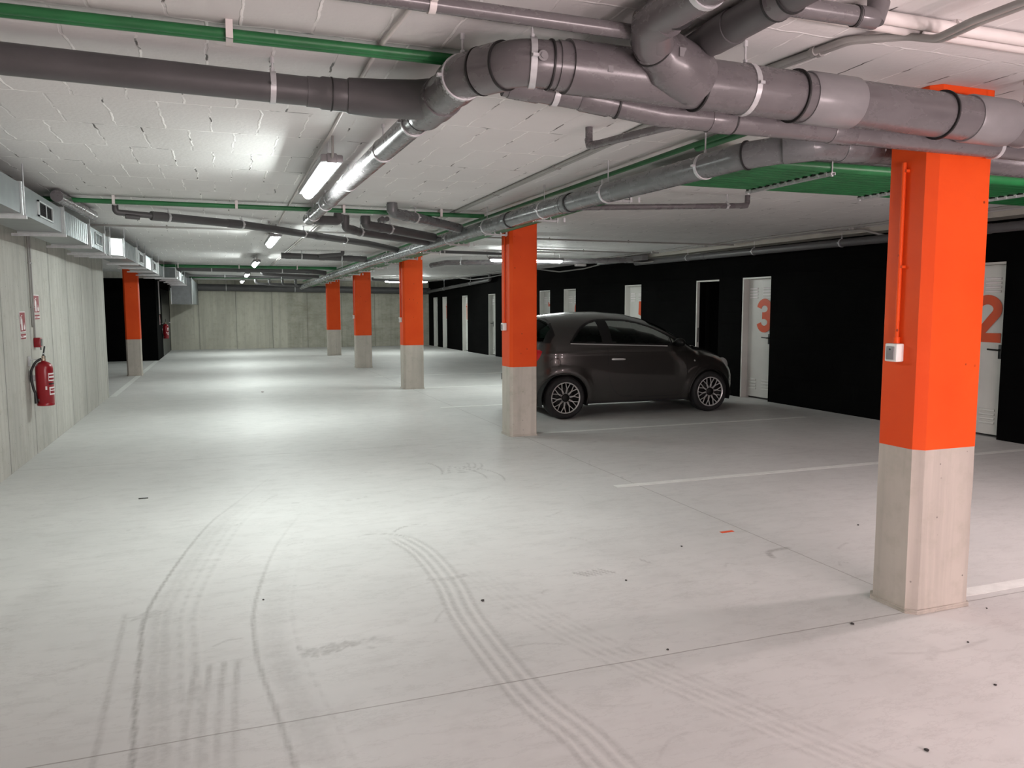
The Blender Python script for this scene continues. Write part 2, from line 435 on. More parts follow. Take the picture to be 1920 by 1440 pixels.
    stroke(dirt, [(2.62, 2.5), (2.9, 2.42), (3.2, 2.45)], .015, .22); stroke(dirt, [(2.75, 2.38), (2.9, 2.47)], .03, .18)
    # faint dust bands beside the columns' row
    stroke(dirt, [(2.6, 1.8), (2.3, 3.2), (2.2, 4.8)], .22, .07); stroke(dirt, [(-1.0, 1.3), (-1.05, 3.2), (-.9, 5.2)], .12, .08)
    for nme, arr in (('dirt', dirt), ('ridge', ridge)):
        a = me.attributes.new(nme, 'FLOAT', 'POINT'); a.data.foreach_set('value', arr.astype(np.float32))
    me.materials.append(M['floor'])
    o = bpy.data.objects.new('floor', me); _link(o)
    tag(o, 'pale dusty concrete garage floor with curved tyre marks', 'floor', None, 'structure')
floor()

def struct(name, bm, mat, label, cat='wall'):
    return tag(obj(name, bm, mat), label, cat, None, 'structure')
bm = B(); box(bm, -6, 9.6, -5, 31.2, CEIL, CEIL+.2)
struct('ceiling', bm, M['ceiling'], 'white painted block ceiling with joint lines and dark cracks', 'ceiling')
bm = B(); box(bm, -2.10, -1.835, -5, 14.63, 0, CEIL)
struct('wall_left', bm, M['concrete_left'], 'bare concrete wall with vertical panel joints carrying the red extinguisher signs')
bm = B(); box(bm, -6, -1.76, 24.5, 30.9, 0, CEIL)
struct('wall_recess', bm, M['black_wall'], 'black wall closing the recess behind the lone left column')
bm = B(); box(bm, -6, -1.86, 24.30, 24.495, 2.33, CEIL)
struct('trim_1', bm, M['concrete_left'], 'pale beam strip above the black recess wall', 'trim')
bm = B(); box(bm, -6.2, -6, 14, 25, 0, CEIL)
struct('wall_recess_side', bm, M['black_wall'], 'black side of the recess beyond the left concrete wall')
bm = B(); box(bm, -1.9, 8.2, 30.5, 30.8, 0, CEIL)
struct('wall_back', bm, M['concrete_back'], 'stained board-marked concrete wall at the far end')
bm = B(); box(bm, -6, 9.6, -1.9, -1.7, 0, CEIL)
struct('wall_front', bm, M['concrete_left'], 'concrete wall behind the viewpoint')

def XW(y, off=0.): return 8.217-.0167*y+off
# openings in the right wall: number, near edge, width, glyph left offset from near edge
DOORS = [('2', 6.285, .70, .46), ('3', 10.155, .69, .445), ('4', 11.487, .67, None), ('5', 14.09, .66, .27), ('6', 17.13, .66, .26),
         ('7', 18.64, .66, .34), ('8', 21.1, .66, .3), ('9', 22.75, .62, None), ('10', 25.50, .58, .50), ('11', 27.98, .54, .48), ('12', 29.22, .56, .30)]
DH = 1.985
def doorh(y): return DH - .0045*(y-6)
bm = B()
def wseg(y0, y1, z0, z1, t=.20):
    v = []
    for z in (z0, z1):
        for (yy, off) in ((y0, 0), (y1, 0), (y1, t), (y0, t)):
            v.append(bm.verts.new((XW(yy, off), yy, z)))
    for f in ((0, 1, 2, 3), (4, 5, 6, 7), (0, 1, 5, 4), (1, 2, 6, 5), (2, 3, 7, 6), (3, 0, 4, 7)):
        bm.faces.new([v[i] for i in f])
prev = -5
for num, y0, w, _g in DOORS:
    wseg(prev, y0, 0, CEIL); wseg(y0, y0+w, doorh(y0), CEIL); prev = y0+w
wseg(prev, 30.6, 0, CEIL)
struct('wall_right', bm, M['black_wall'], 'matt black block wall on the right pierced by numbered storage doors')

def ribbon(b, pts, t, f):
    pts = [Vector((p[0], p[1])) for p in pts]; n = len(pts); a, c = [], []
    for i in range(n):
        d0 = (pts[i]-pts[i-1]).normalized() if i else (pts[1]-pts[0]).normalized()
        d1 = (pts[i+1]-pts[i]).normalized() if i < n-1 else d0
        m = (Vector((-d0.y, d0.x))+Vector((-d1.y, d1.x)))
        m = m.normalized() if m.length > .05 else Vector((-d0.y, d0.x))
        k = min(1/max(.38, m.dot(Vector((-d0.y, d0.x)))), 2.3)
        for lst, sg in ((a, 1), (c, -1)):
            q = pts[i]+m*(sg*t/2*k); lst.append((b.verts.new(f(q.x, q.y, 0)), b.verts.new(f(q.x, q.y, 1))))
    for i in range(n-1):
        b.faces.new((a[i][0], a[i+1][0], c[i+1][0], c[i][0])); b.faces.new((a[i][1], a[i+1][1], c[i+1][1], c[i][1]))
        b.faces.new((a[i][0], a[i+1][0], a[i+1][1], a[i][1])); b.faces.new((c[i][0], c[i+1][0], c[i+1][1], c[i][1]))
def arc(cx, cy, rx, ry, a0, a1, n=18):
    return [(cx+rx*math.cos(math.radians(a)), cy+ry*math.sin(math.radians(a))) for a in np.linspace(a0, a1, n)]
def digit(ch, W, H, t):
    rx = (W-t)/2; cx = W/2; ry = (H-t)/4; u = H-t/2-ry; l = t/2+ry; h = t/2
    return {'1': [[(W*.15, H*.80), (W*.62, H-h*.6), (W*.62, 0)]],
            '2': [arc(cx, u, rx, ry, 172, -28, 20)+[(h*1.15, h), (W, h)]],
            '3': [arc(cx, u, rx, ry, 172, -90), arc(cx, l, rx, ry, 90, -172), [(cx-.05, H/2), (cx+.02, H/2)]],
            '5': [[(W-.01, H-h), (h+.012, H-h), (h, H*.56)]+arc(cx, l+.012, rx, ry+.012, 118, -165)],
            '6': [arc(cx, l+.008, rx, ry+.008, 0, 360, 30), arc(cx, u, rx, ry, 18, 180)+[(h, l)]],
            '7': [[(0, H-h), (W-t*.62, H-h), (W*.34, 0)]],
            '8': [arc(cx, l, rx, ry, 0, 360, 30), arc(cx, u, rx, ry, 0, 360, 30)],
            '9': [arc(cx, u, rx, ry, 0, 360, 30), arc(cx, l, rx, ry, -162, 0)+[(W-h, u)]],
            '0': [arc(cx, H/2, rx, (H-t)/2, 0, 360, 36)]}[ch]
def glyph_mesh(ch, left_y, width, z0, height, xplane):
    b = B(); n = len(ch); w1 = (width-.03*(n-1))/n; t = .108 if n == 1 else .058
    for k, c_ in enumerate(ch):
        o = k*(w1+.03)
        for q_, pts in enumerate(digit(c_, w1, height, t)):
            ribbon(b, pts, t, lambda u, v, d: (xplane-.0022*d-.0005-.0012*q_, left_y-o-u, z0+v))
    return b
def door(num, y0, w, goff, idx):
    opened = num == '4'
    lab = {'2': 'white louvred door with orange 2 at the right, beside the nearest column',
           '3': 'white louvred door with orange 3 to the right of the car nose',
           '4': 'open doorway left of door 3 showing only its white frame over darkness',
           '5': 'white door with orange 5 rising above the car windscreen',
           '6': 'white door with orange 6 partly hidden behind the car roof',
           '7': 'white louvred door with orange 7 behind the rear of the car roof',
           '8': 'white door hidden behind the second column',
           '9': 'white door with black handle right beside the second column on its left',
           '10': 'white door with orange 10 third from the far end of black wall',
           '11': 'white door with 11 second from the far end of black wall',
           '12': 'white door with 12 nearest the far concrete wall'}[num]
    x = XW(y0+w/2); H = doorh(y0)
    root = thing('door_%d' % idx, lab, 'door', (x, y0+w/2, 0), None, 'structure')
    fb = B(); d = .105; ft = .028
    # frame: jambs and head lining the opening
    def skewbox(b, ya, yb, o0, o1, z0, z1):
        v = []
        for z in (z0, z1):
            for (yy, off) in ((ya, o0), (yb, o0), (yb, o1), (ya, o1)): v.append(b.verts.new((XW(yy, off), yy, z)))
        for f in ((0, 1, 2, 3), (4, 5, 6, 7), (0, 1, 5, 4), (1, 2, 6, 5), (2, 3, 7, 6), (3, 0, 4, 7)): b.faces.new([v[i] for i in f])
    skewbox(fb, y0+w-ft, y0+w-.001, -.004, .05 if opened else d+.04, 0, H-.001)
    skewbox(fb, y0+.001, y0+ft*.6, .03, d+.04, 0, H-.001)
    skewbox(fb, y0+.001, y0+w-ft, -.004, d+.02, H-ft*.9, H-.001)
    obj('door_frame', fb, M['door_white'], root)
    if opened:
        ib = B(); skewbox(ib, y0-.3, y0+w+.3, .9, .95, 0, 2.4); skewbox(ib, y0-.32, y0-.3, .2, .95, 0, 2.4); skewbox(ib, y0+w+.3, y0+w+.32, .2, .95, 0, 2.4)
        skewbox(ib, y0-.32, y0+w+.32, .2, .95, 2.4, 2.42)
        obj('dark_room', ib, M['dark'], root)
        lb = B(); skewbox(lb, y0+w-ft-.010, y0+w-ft-.003, .02, .034, .86, 1.12); obj('strike_plate', lb, M['black_metal'], root)
        return
    lb = B(); skewbox(lb, y0+.012, y0+w-ft-.004, d, d+.035, .03, H-ft)
    # louvre slots pressed into the leaf: two columns top and bottom
    leaf = obj('door_leaf', lb, M['door_white'], root)
    yl = y0+w-ft-.02
    for zc, dark in ((H-.16, 0), (.33, 1)):
        for (a, b_) in ((yl-.215, yl-.025), (max(yl-.535, y0+.02), yl-.345)):
            vb = B()
            for k in range(4 if not dark else 4):
                zz = zc-k*.048
                v = []
                pts = [(-.001, .028), (-.010, .022), (-.014, .004), (-.001, .0)]
                for yy in (a, b_):
                    v.append([vb.verts.new((XW(yy, d)+px, yy, zz-.034+pz)) for px, pz in pts])
                for q in range(4): vb.faces.new((v[0][q], v[0][(q+1) % 4], v[1][(q+1) % 4], v[1][q]))
                vb.faces.new(v[0]); vb.faces.new(v[1][::-1])
            obj('louvre', vb, M['door_white' if dark else 'sign_white'], leaf)  # upper louvres use the whiter colour to carry their bright highlights
    if goff:
        gh = .54; gz = 1.082
        gl = y0+goff; wd = .37 if len(num) == 1 else .40
        me = glyph_mesh(num, gl, wd, gz, gh, XW(gl, d)-.001)
        obj('door_number', me, M['number'], leaf, label='orange number %s' % num)
    hb = B(); hy = y0+(.09 if num == '3' else .045)
    if num == '9': hy = y0+w-.14
    xx = XW(hy, d)
    if num == '9':
        sweep(hb, [(xx, hy, 1.0), (xx-.05, hy, 1.0), (xx-.05, hy+.12, 1.0)], .010, 8)
    else:
        sweep(hb, [(xx, hy+.05, 1.0), (xx-.05, hy+.05, 1.0), (xx-.05, hy+.17, 1.005)], .010, 8)
    bbox(hb, xx-.008, xx, hy+(-.02 if num == '9' else .03), hy+(.02 if num == '9' else .07), .90, 1.06, .003)
    obj('door_handle', hb, M['black_metal'], leaf, 40, label='black lever handle')
for i, (a, b_, c_, g) in enumerate(DOORS): door(a, b_, c_, g, i+2)
# black door in the recess return wall
root = thing('door_1', 'black metal door beside the far left extinguisher', 'door', (-1.76, 28.4, 0), None, 'structure')
bm = B(); bbox(bm, -1.76, -1.742, 26.4, 29.9, .02, 2.08, .004); obj('door_leaf', bm, M['black_metal'], root)
bm = B(); sweep(bm, [(-1.742, 29.5, 1.0), (-1.70, 29.5, 1.0), (-1.70, 29.3, 1.0)], .012, 8); obj('door_handle', bm, M['steel'], root, 40)

# beams / trims at the head of the right wall
bm = B()
def wtrim(name, y0, y1, o0, o1, z0, z1, mat, label, za=None, cat='trim'):
    b = B(); v = []
    for z in (0, 1):
        for (yy, off) in ((y0, o0), (y1, o0), (y1, o1), (y0, o1)):
            zz = (z0 if z == 0 else z1)
            v.append(b.verts.new((XW(yy, off), yy, zz)))
    for f in ((0, 1, 2, 3), (4, 5, 6, 7), (0, 1, 5, 4), (1, 2, 6, 5), (2, 3, 7, 6), (3, 0, 4, 7)): b.faces.new([v[i] for i in f])
    return tag(obj(name, b, mat), label, cat, None, 'structure')
M['beam'] = simple('beam_cream', (.40, .385, .34), .7, 0, .1, 4)
wtrim('trim_2', 1, 14.2, -.30, -.002, 2.44, 2.4995, M['beam'], 'cream slab edge running above the black wall')

# ------------------------------------------------------------------ columns
def column(label, x0, x1, y0, y1, ch=.032, xo=False, group='orange columns'):
    root = thing('column', label, 'column', ((x0+x1)/2, (y0+y1)/2, 0), None)
    def prism(z0, z1, e, jitter=0):
        b = B(); q = []
        a0, a1, b0, b1 = x0-e, x1+e, y0-e, y1+e
        base = [(a0+ch, b0), (a1-ch*.35, b0), (a1, b0+ch*.35), (a1, b1-ch*.35), (a1-ch*.35, b1), (a0+ch, b1), (a0, b1-ch), (a0, b0+ch)]
        n = 1 if not jitter else 8
        rings = []
        for k in range(n+1):
            z = z0+(z1-z0)*k/n
            rings.append([b.verts.new((px+random.uniform(-jitter, jitter), py+random.uniform(-jitter, jitter), z)) for px, py in base])
        for r0, r1 in zip(rings, rings[1:]):
            for k in range(8): b.faces.new((r0[k], r0[(k+1) % 8], r1[(k+1) % 8], r1[k]))
        b.faces.new(rings[0][::-1]); b.faces.new(rings[-1]); return b
    obj('bare_concrete_base', prism(0, .808, 0, .0012), M['concrete_col'], root)
    obj('painted_shaft', prism(.808, CEIL-.001, .0008, .0008), M['orange'], root)
    b = prism(0, .022, .008, .003); obj('grout_fillet', b, M['concrete_col'], root)
    return root
column('orange and bare concrete column nearest the camera, on the right', 3.08, 3.452, 2.775, 3.055, .04)
column('orange column hiding the rear of the grey car', 3.075, 3.402, 8.40, 8.72)
column('orange column third from camera, with a switch, left of the car', 3.08, 3.45, 14.07, 14.4)
column('orange column second farthest of the right row', 3.08, 3.475, 19.55, 19.85)
column('orange column farthest away in the right row, near back wall', 3.07, 3.475, 25.0, 25.3)
column('lone orange column in front of black recess on the left', -2.02, -1.725, 19.1, 19.42)

def switch(x, y, label, z=1.225, scale=1.):
    root = thing('wall_switch', label, 'switch', (x, y, z), None)
    b = B(); bbox(b, x-.048, x, y-.036, y+.036, z, z+.088, .006); obj('switch_housing', b, M['white_plastic'], root, 40)
    b = B(); bbox(b, x-.053, x-.046, y-.024, y+.024, z+.010, z+.074, .003)
    obj('rocker', b, M['pvc_light'], root, 40)
    b = B(); bbox(b, x-.0555, x-.053, y-.004, y+.004, z+.056, z+.064, .001); obj('indicator', b, M['gasket'], root)
    b = B(); sweep(b, [(x-.014, y, z+.088), (x-.014, y, 2.17 if y < 4 else CEIL-.08)], .0105, 12)
    sweep(b, [(x-.014, y, z+.088), (x-.014, y, z+.118)], .016, 12)
    for zz in (1.68, 2.13): box(b, x-.020, x, y-.022, y+.022, zz-.006, zz+.006)
    obj('conduit', b, M['orange'], root, 40, label='orange painted conduit')
    return root
switch(3.08, 2.925, 'white rocker switch with orange conduit on the nearest column')
switch(3.075, 8.56, 'white switch box on the column beside the car')
switch(3.08, 14.23, 'white switch box on the third column from camera')
switch(3.08, 19.7, 'white switch box on the fourth column from camera')

# ------------------------------------------------------------------ floor lines and debris
def fline(label, x0, x1, y0, y1):
    b = B(); n = 40; z = .0015
    vert = abs(y1-y0) > abs(x1-x0)
    a = []
    for k in range(n+1):
        u = k/n; j1, j2 = random.uniform(-.002, .002), random.uniform(-.002, .002)
        if vert: a.append((b.verts.new((x0+j1, y0+(y1-y0)*u, z)), b.verts.new((x1+j2, y0+(y1-y0)*u, z))))
        else: a.append((b.verts.new((x0+(x1-x0)*u, y0+j1, z)), b.verts.new((x0+(x1-x0)*u, y1+j2, z))))
    for p, q in zip(a, a[1:]): b.faces.new((p[0], q[0], q[1], p[1]))
    r = bmesh.ops.extrude_face_region(b, geom=b.faces[:]); bmesh.ops.translate(b, verts=[v for v in r['geom'] if isinstance(v, bmesh.types.BMVert)], vec=(0, 0, -.0012))
    return tag(obj('parking_line', b, M['line'], loc=(x0, y0, 0)), label, 'floor marking', None)
fline('white bay line starting at the right foot of the nearest column', 3.455, 8.1, 2.865, 2.955)
fline('white bay line between the nearest column and the car, second from camera', 3.03, 8.08, 5.69, 5.775)
fline('thin white bay line running in front of the car', 3.42, 7.4, 8.50, 8.575)
fline('white bay line reaching past the car rear, left of second column', 3.02, 7.9, 11.26, 11.34)
fline('white bay line by the foot of the third column', 3.46, 7.9, 14.15, 14.23)
fline('white bay line in front of the fourth column', 3.05, 7.8, 16.9, 16.98)
fline('white line along the floor past the lone left column', -1.84, -1.74, 14.7, 24.4)
b = B(); bbox(b, 3.052, 3.15, 4.272, 4.30, 0, .003, .001); tag(obj('tape_scrap', b, M['tape'], loc=(3.1, 4.29, 0)), 'small orange tape scrap on the floor left of nearest column', 'tape')
def pebble(x, y, s, label, mat='stone'):
    s *= .75
    b = B(); bmesh.ops.create_icosphere(b, subdivisions=2, radius=s)
    for v in b.verts: v.co *= random.uniform(.75, 1.2); v.co.z *= .55
    zmin = min(v.co.z for v in b.verts)
    bmesh.ops.translate(b, verts=b.verts[:], vec=(x, y, -zmin))
    tag(obj('pebble', b, M[mat], loc=(x, y, 0)), label, 'pebble', 'pebbles on the floor')
for x, y, s, l in ((2.733, 2.789, .012, 'dark pebble just left of the nearest column foot'), (2.813, 2.122, .008, 'tiny dark pebble in front of nearest column'),
                   (2.174, 1.87, .011, 'dark pebble near the bottom edge on the right'), (3.064, 2.451, .007, 'tiny dark pebble under the nearest column front'),
                   (3.503, 2.711, .006, 'tiny dark pebble right of nearest column base'), (2.641, 4.113, .008, 'tiny dark pebble left of orange tape scrap'),
                   (2.021, 3.69, .008, 'tiny dark pebble beside the grey smudge mid floor'), (1.194, 3.682, .012, 'dark pebble at the end of curved scuff'),
                   (.145, 4.09, .007, 'tiny dark pebble on the left tyre mark'), (4.035, 4.103, .009, 'dark pebble left behind the nearest column'),
                   (1.772, 2.853, .008, 'tiny dark pebble on the floor saw cut')):
    pebble(x, y, s, l)
b = B(); bbox(b, -.67, -.60, 6.665, 6.68, 0, .006, .002); tag(obj('twig', b, M['stone'], loc=(-.64, 6.67, 0)), 'short dark sliver on the floor left of the tyre marks', 'twig')
pebble(.62, 14.5, .03, 'white crumb on the far bright floor', 'sign_white')

# ------------------------------------------------------------------ drain pipes
V = M
pipe('drain_pipe', 'large grey drain pipe crossing under the ceiling in front of nearest column', 'pipe',
     [(1.16, 2.60, 2.330), (8.05, 2.60, 2.235)], .0925, V['pvc'], couplings=(1.15, 2.02, 4.1), gaskets=(.535, .98, 1.75, 4.6), clamps=(.75, 2.25, 3.6, 5.2), couple_len=.24, couple_mat=V['pvc_light'], seg=40)
r = thing('drain_elbow', 'grey elbow run turning from large crossing pipe into the long left pipe', 'pipe', (1.16, 2.6, 2.33), None)
pp = fillet([(1.18, 2.60, 2.330), (1.00, 2.62, 2.336), (.87, 2.86, 2.342), (.87, 3.45, 2.345)], .14, 8)
b = B(); sweep(b, pp, .079, 36); obj('pipe_run', b, V['pvc'], r, 40)
for (dd, ln) in ((.03, .05), (.30, .10), (.52, .10), (.80, .12)):
    p, t = along(pp, dd); b = B(); sweep(b, [p-t*ln/2, p+t*ln/2], .0845, 36); obj('coupling', b, V['pvc'], r, 40)
for dd in (.08, .245, .36):
    p, t = along(pp, dd); b = B(); sweep(b, [p-t*.003, p+t*.003], .0855, 36); obj('gasket_ring', b, V['gasket'], r, 40)
b = B(); sweep(b, [(1.045, 2.533, 2.335), (1.045, 2.522, 2.335)], .010, 12); sweep(b, [(1.045, 2.53, 2.335), (1.045, 2.526, 2.335)], .018, 16); obj('inspection_plug', b, V['pvc_light'], r, 40)
add_clamp(r, pp, .47, .080); add_clamp(r, pp, .14, .080)
b = B(); box(b, 1.28, 1.30, 2.508, 2.512, 2.30, 2.325); obj('sticker', b, V['pvc_light'], r)
pipe('drain_pipe', 'long grey pipe running away above the lit aisle beside the first lamp', 'pipe',
     [(.87, 3.40, 2.345), (.87, 5.6, 2.372), (.87, 8.42, 2.40)], .060, V['pvc'], couplings=(.06, 3.3), gaskets=(.14,), clamps=(.28, 1.02, 2.3, 3.6, 4.55), couple_len=.16, seg=36)
pipe('drain_pipe', 'dark grey pipe crossing the upper left from the left wall', 'pipe',
     [(-1.83, 3.42, 2.418), (.42, 3.42, 2.378)], .058, V['pvc_dark'], clamps=(2.055, .6), seg=32)
r = thing('pipe_branch', 'dark stepped reducer joining the upper left pipe to the long pipe', 'pipe', (.42, 3.42, 2.378))
b = B(); sweep(b, [(.36, 3.42, 2.379), (.41, 3.42, 2.378), (.42, 3.42, 2.378), (.52, 3.42, 2.376), (.53, 3.42, 2.376), (.66, 3.40, 2.372), (.80, 3.32, 2.36), (.90, 3.2, 2.35)], [.061, .061, .066, .066, .073, .078, .080, .078], 32)
obj('branch_body', b, V['pvc_dark'], r, 40)
b = B(); sweep(b, [(.455, 3.42, 2.377), (.461, 3.42, 2.377)], .0685, 32); obj('gasket_ring', b, V['gasket'], r, 40)
# smaller pipe behind and below the large one
pipe('drain_pipe', 'smaller grey pipe tucked below the large crossing pipe', 'pipe',
     [(1.00, 2.80, 2.315), (1.30, 2.775, 2.285), (1.62, 2.725, 2.235), (8.0, 2.715, 2.205)], .050, V['pvc'], rad=.09, couplings=(.08, .36, .9, 1.5), gaskets=(.45, .95), clamps=(.2, 2.40, 4.15), couple_len=.12, seg=28, rods=False)
r = thing('pipe_branch', 'grey pipe coming toward viewer and swinging down into the large pipe', 'pipe', (1.36, 2.3, 2.42))
pp = fillet([(1.40, -1.2, 2.436), (1.36, 2.34, 2.424), (1.45, 2.47, 2.375), (1.54, 2.50, 2.350)], .11, 8)
b = B(); sweep(b, pp, .062, 32); obj('pipe_run', b, V['pvc'], r, 40)
b = B(); sweep(b, [(1.375, 2.28, 2.424), (1.362, 2.36, 2.422), (1.395, 2.425, 2.400), (1.44, 2.462, 2.378)], .069, 32); obj('coupling', b, V['pvc'], r, 40)
b = B(); sweep(b, [(1.415, 2.450, 2.392), (1.47, 2.478, 2.367), (1.49, 2.488, 2.360), (1.58, 2.525, 2.340), (1.655, 2.560, 2.328)], [.070, .074, .093, .099, .100], 36)
obj('wye_body', b, V['pvc'], r, 40)
for p0, p1, rr in (((1.3765, 2.225, 2.4245), (1.3765, 2.232, 2.4245), .0645), ((1.43, 2.458, 2.385), (1.435, 2.461, 2.383), .0745)):
    b = B(); sweep(b, [p0, p1], rr, 32); obj('gasket_ring', b, V['gasket'], r, 40)
b = B(); box(b, 1.50, 1.525, 2.405, 2.412, 2.345, 2.375); obj('sticker', b, V['pvc_light'], r)
add_clamp(r, [Vector((1.40, -1.2, 2.436)), Vector((1.36, 2.34, 2.424))], 3.25, .062)
r = thing('pipe_branch', 'dark grey pipe passing over the large pipe behind the swung branch', 'pipe', (1.66, 2.3, 2.43))
pp = fillet([(1.60, -1.2, 2.436), (1.66, 2.45, 2.436), (1.66, 2.66, 2.425), (1.50, 2.86, 2.37), (1.25, 2.90, 2.36)], .10, 8)
b = B(); sweep(b, pp, .056, 32); obj('pipe_run', b, V['pvc_dark'], r, 40)
for dd in (3.23, 3.30):
    p, t = along(pp, dd); b = B(); sweep(b, [p-t*.004, p+t*.004], .0615, 32); obj('gasket_ring', b, V['gasket'], r, 40)
p, t = along(pp, 3.265); b = B(); sweep(b, [p-t*.03, p+t*.03], .060, 32); obj('coupling', b, V['pvc'], r, 40)
p, t = along(pp, 3.58); b = B(); sweep(b, [p-t*.06, p+t*.06], .0605, 32); obj('coupling', b, V['pvc_dark'], r, 40)
pipe('waste_pipe', 'short shiny grey pipe at the top edge ending in an upturned elbow', 'pipe',
     [(1.62, 2.10, 2.43), (2.03, 2.075, 2.42), (2.03, 2.075, 2.499)], .031, V['pvc'], rad=.04, couplings=(.37, .42), gaskets=(.325,), couple_len=.07, seg=24)
pipe('waste_pipe', 'purplish grey pipe crossing the very top of the view', 'pipe',
     [(-1.8, 2.45, 2.435), (1.36, 2.45, 2.420)], .025, V['pvc'], clamps=(.5, 2.44), seg=20, clamp_mat=M['cream'])
# long right pipe
pipe('drain_pipe', 'long grey pipe running away over the right column row', 'pipe',
     [(3.05, 3.185, 2.285), (2.72, 3.19, 2.275), (2.54, 3.45, 2.262), (2.54, 6.5, 2.30), (2.54, 14, 2.305), (2.54, 20, 2.27), (2.54, 27.5, 2.18)], .068, V['pvc_blue'],
     rad=.12, couplings=(.06, .36, 2.85, 4.2, 9.0), gaskets=(.62, 2.75, 2.86, 4.1), clamps=(.98, 2.15, 3.3, 4.8, 6.2, 8, 10, 12.5, 15, 18), couple_len=.15, seg=36)
pipe('drain_pipe', 'grey pipe passing behind the head of the nearest column', 'pipe',
     [(3.0, 3.19, 2.285), (8.0, 3.24, 2.225)], .066, V['pvc'], couplings=(.1, 2.6), clamps=(1.9, 3.4), seg=32)
pipe('waste_pipe', 'thin shiny pipe with a vertical stub dropping from the ceiling', 'pipe',
     [(1.975, 4.10, 2.499), (1.975, 4.10, 2.395), (2.11, 3.50, 2.385), (2.3, 2.9, 2.375)], .021, V['pvc'], rad=.035, couplings=(.085, .14), couple_len=.05, seg=20)
pipe('waste_pipe', 'thin grey pipe crossing to an upturned end in the middle of ceiling', 'pipe',
     [(2.58, 6.10, 2.312), (4.515, 6.06, 2.408), (4.515, 6.06, 2.499)], .024, V['pvc'], rad=.04, couplings=(1.9,), clamps=(1.72,), couple_len=.07, seg=20)
# cluster of drops near the long pipe's end
pipe('drain_pipe', 'dark thick pipe slanting across below the second green line', 'pipe',
     [(-.62, 8.76, 2.415), (.25, 9.28, 2.408), (1.97, 11.2, 2.39), (2.50, 11.75, 2.35)], .043, V['pvc_dark'], couplings=(.06, .9, 2.4), clamps=(.16, 1.0, 2.1, 3.0), couple_len=.16, seg=24)
r = thing('pipe_branch', 'small dark elbow stub hanging left of the slanting thick pipe', 'pipe', (-.94, 8.71, 2.499))
b = B(); sweep(b, fillet([(-.95, 8.68, 2.499), (-.95, 8.68, 2.43), (-.62, 8.76, 2.415)], .05), .030, 20); obj('elbow', b, V['pvc_dark'], r, 40)
b = B(); sweep(b, [(-.86, 8.66, 2.39), (-.74, 8.70, 2.385)], .022, 16); obj('stub', b, V['pvc_dark'], r, 40)
for nm, pts, rr, lab in (('drain_pipe', [(1.575, 7.62, 2.499), (1.575, 7.62, 2.405), (2.0, 7.98, 2.385), (2.47, 8.35, 2.35)], .050, 'grey pipe whose tall elbow drops left of the second column'),
                         ('drain_pipe', [(1.52, 8.81, 2.499), (1.52, 8.81, 2.40), (1.75, 8.95, 2.39), (2.46, 9.42, 2.34)], .052, 'grey pipe with dropped elbow, middle of the three near the column'),
                         ('drain_pipe', [(1.30, 8.83, 2.499), (1.30, 8.85, 2.37), (1.50, 9.1, 2.35), (2.46, 9.75, 2.31)], .046, 'lowest dark pipe with a dropped elbow near the long right pipe'),
                         ('drain_pipe', [(1.20, 8.62, 2.499), (1.20, 8.62, 2.415), (.98, 8.50, 2.405), (.87, 8.36, 2.402)], .048, 'dark elbow piece closing the far end of the long left pipe')):
    pipe(nm, lab, 'pipe', pts, rr, V['pvc_blue'] if rr == .05 else V['pvc_dark'], rad=.07, couplings=(.05, .30), clamps=((.45,) if rr != .048 else ()), couple_len=.08, seg=24)
r = thing('pipe_branch', 'pair of small dark red-capped stubs on the dropped pipes', 'pipe', (1.7, 8.6, 2.44))
for dx in (0, .05):
    b = B(); sweep(b, [(1.66+dx, 8.55, 2.448), (1.66+dx, 8.72, 2.448)], .026, 16); obj('stub', b, V['pvc_dark'], r, 40)
pipe('drain_pipe', 'dark crossing pipe beyond the slanting one with a small branch', 'pipe',
     [(1.0, 14.4, 2.405), (2.5, 14.45, 2.37)], .052, V['pvc_dark'], couplings=(.12, .7, 1.2), clamps=(.35, 1.05), seg=20)
r = thing('pipe_branch', 'short angled branch lying on the dark crossing pipe', 'pipe', (1.9, 14.2, 2.42))
b = B(); sweep(b, fillet([(2.05, 14.3, 2.499), (2.05, 14.3, 2.44), (1.62, 14.25, 2.40)], .05), .033, 16); obj('elbow', b, V['pvc_dark'], r, 40)
pipe('drain_pipe', 'dark crossing pipe in the distance with a round end near the column row', 'pipe',
     [(-1.0, 19.9, 2.41), (2.05, 19.95, 2.39), (2.45, 20.1, 2.35)], .060, V['pvc_dark'], couplings=(1.4, 3.0), clamps=(.8, 2.4), seg=20)
pipe('drain_pipe', 'thinner dark pipe just beyond, under the distant crossing pipe', 'pipe',
     [(1.0, 21.3, 2.499), (1.0, 21.3, 2.36), (2.45, 21.6, 2.32)], .045, V['pvc_dark'], seg=16)
pipe('drain_pipe', 'dark thin crossing line nearer the far wall', 'pipe',
     [(-.9, 23.0, 2.37), (2.4, 23.2, 2.33)], .030, V['pvc_dark'], clamps=(1., 2.5), seg=16)
for k in range(4):
    pipe('drain_pipe', ['leftmost', 'second from left', 'third from left', 'rightmost'][k]+' of the four small dropped elbows near the far wall', 'pipe',
         [(1.05+k*.42, 27.0, 2.499), (1.05+k*.42, 27.0, 2.30-.02*k), (1.45+k*.38, 27.1, 2.26), (2.5, 27.2+k*.06, 2.22)], .042, V['pvc_dark'], rad=.08, seg=16)
pipe('drain_pipe', 'very thick grey pipe along the top of the far wall', 'pipe',
     [(-1.74, 30.3, 2.24), (8.0, 30.3, 2.14)], .125, V['pvc_dark'], clamps=(1.9, 4.3, 5.6, 6.9, 8.4), seg=28)
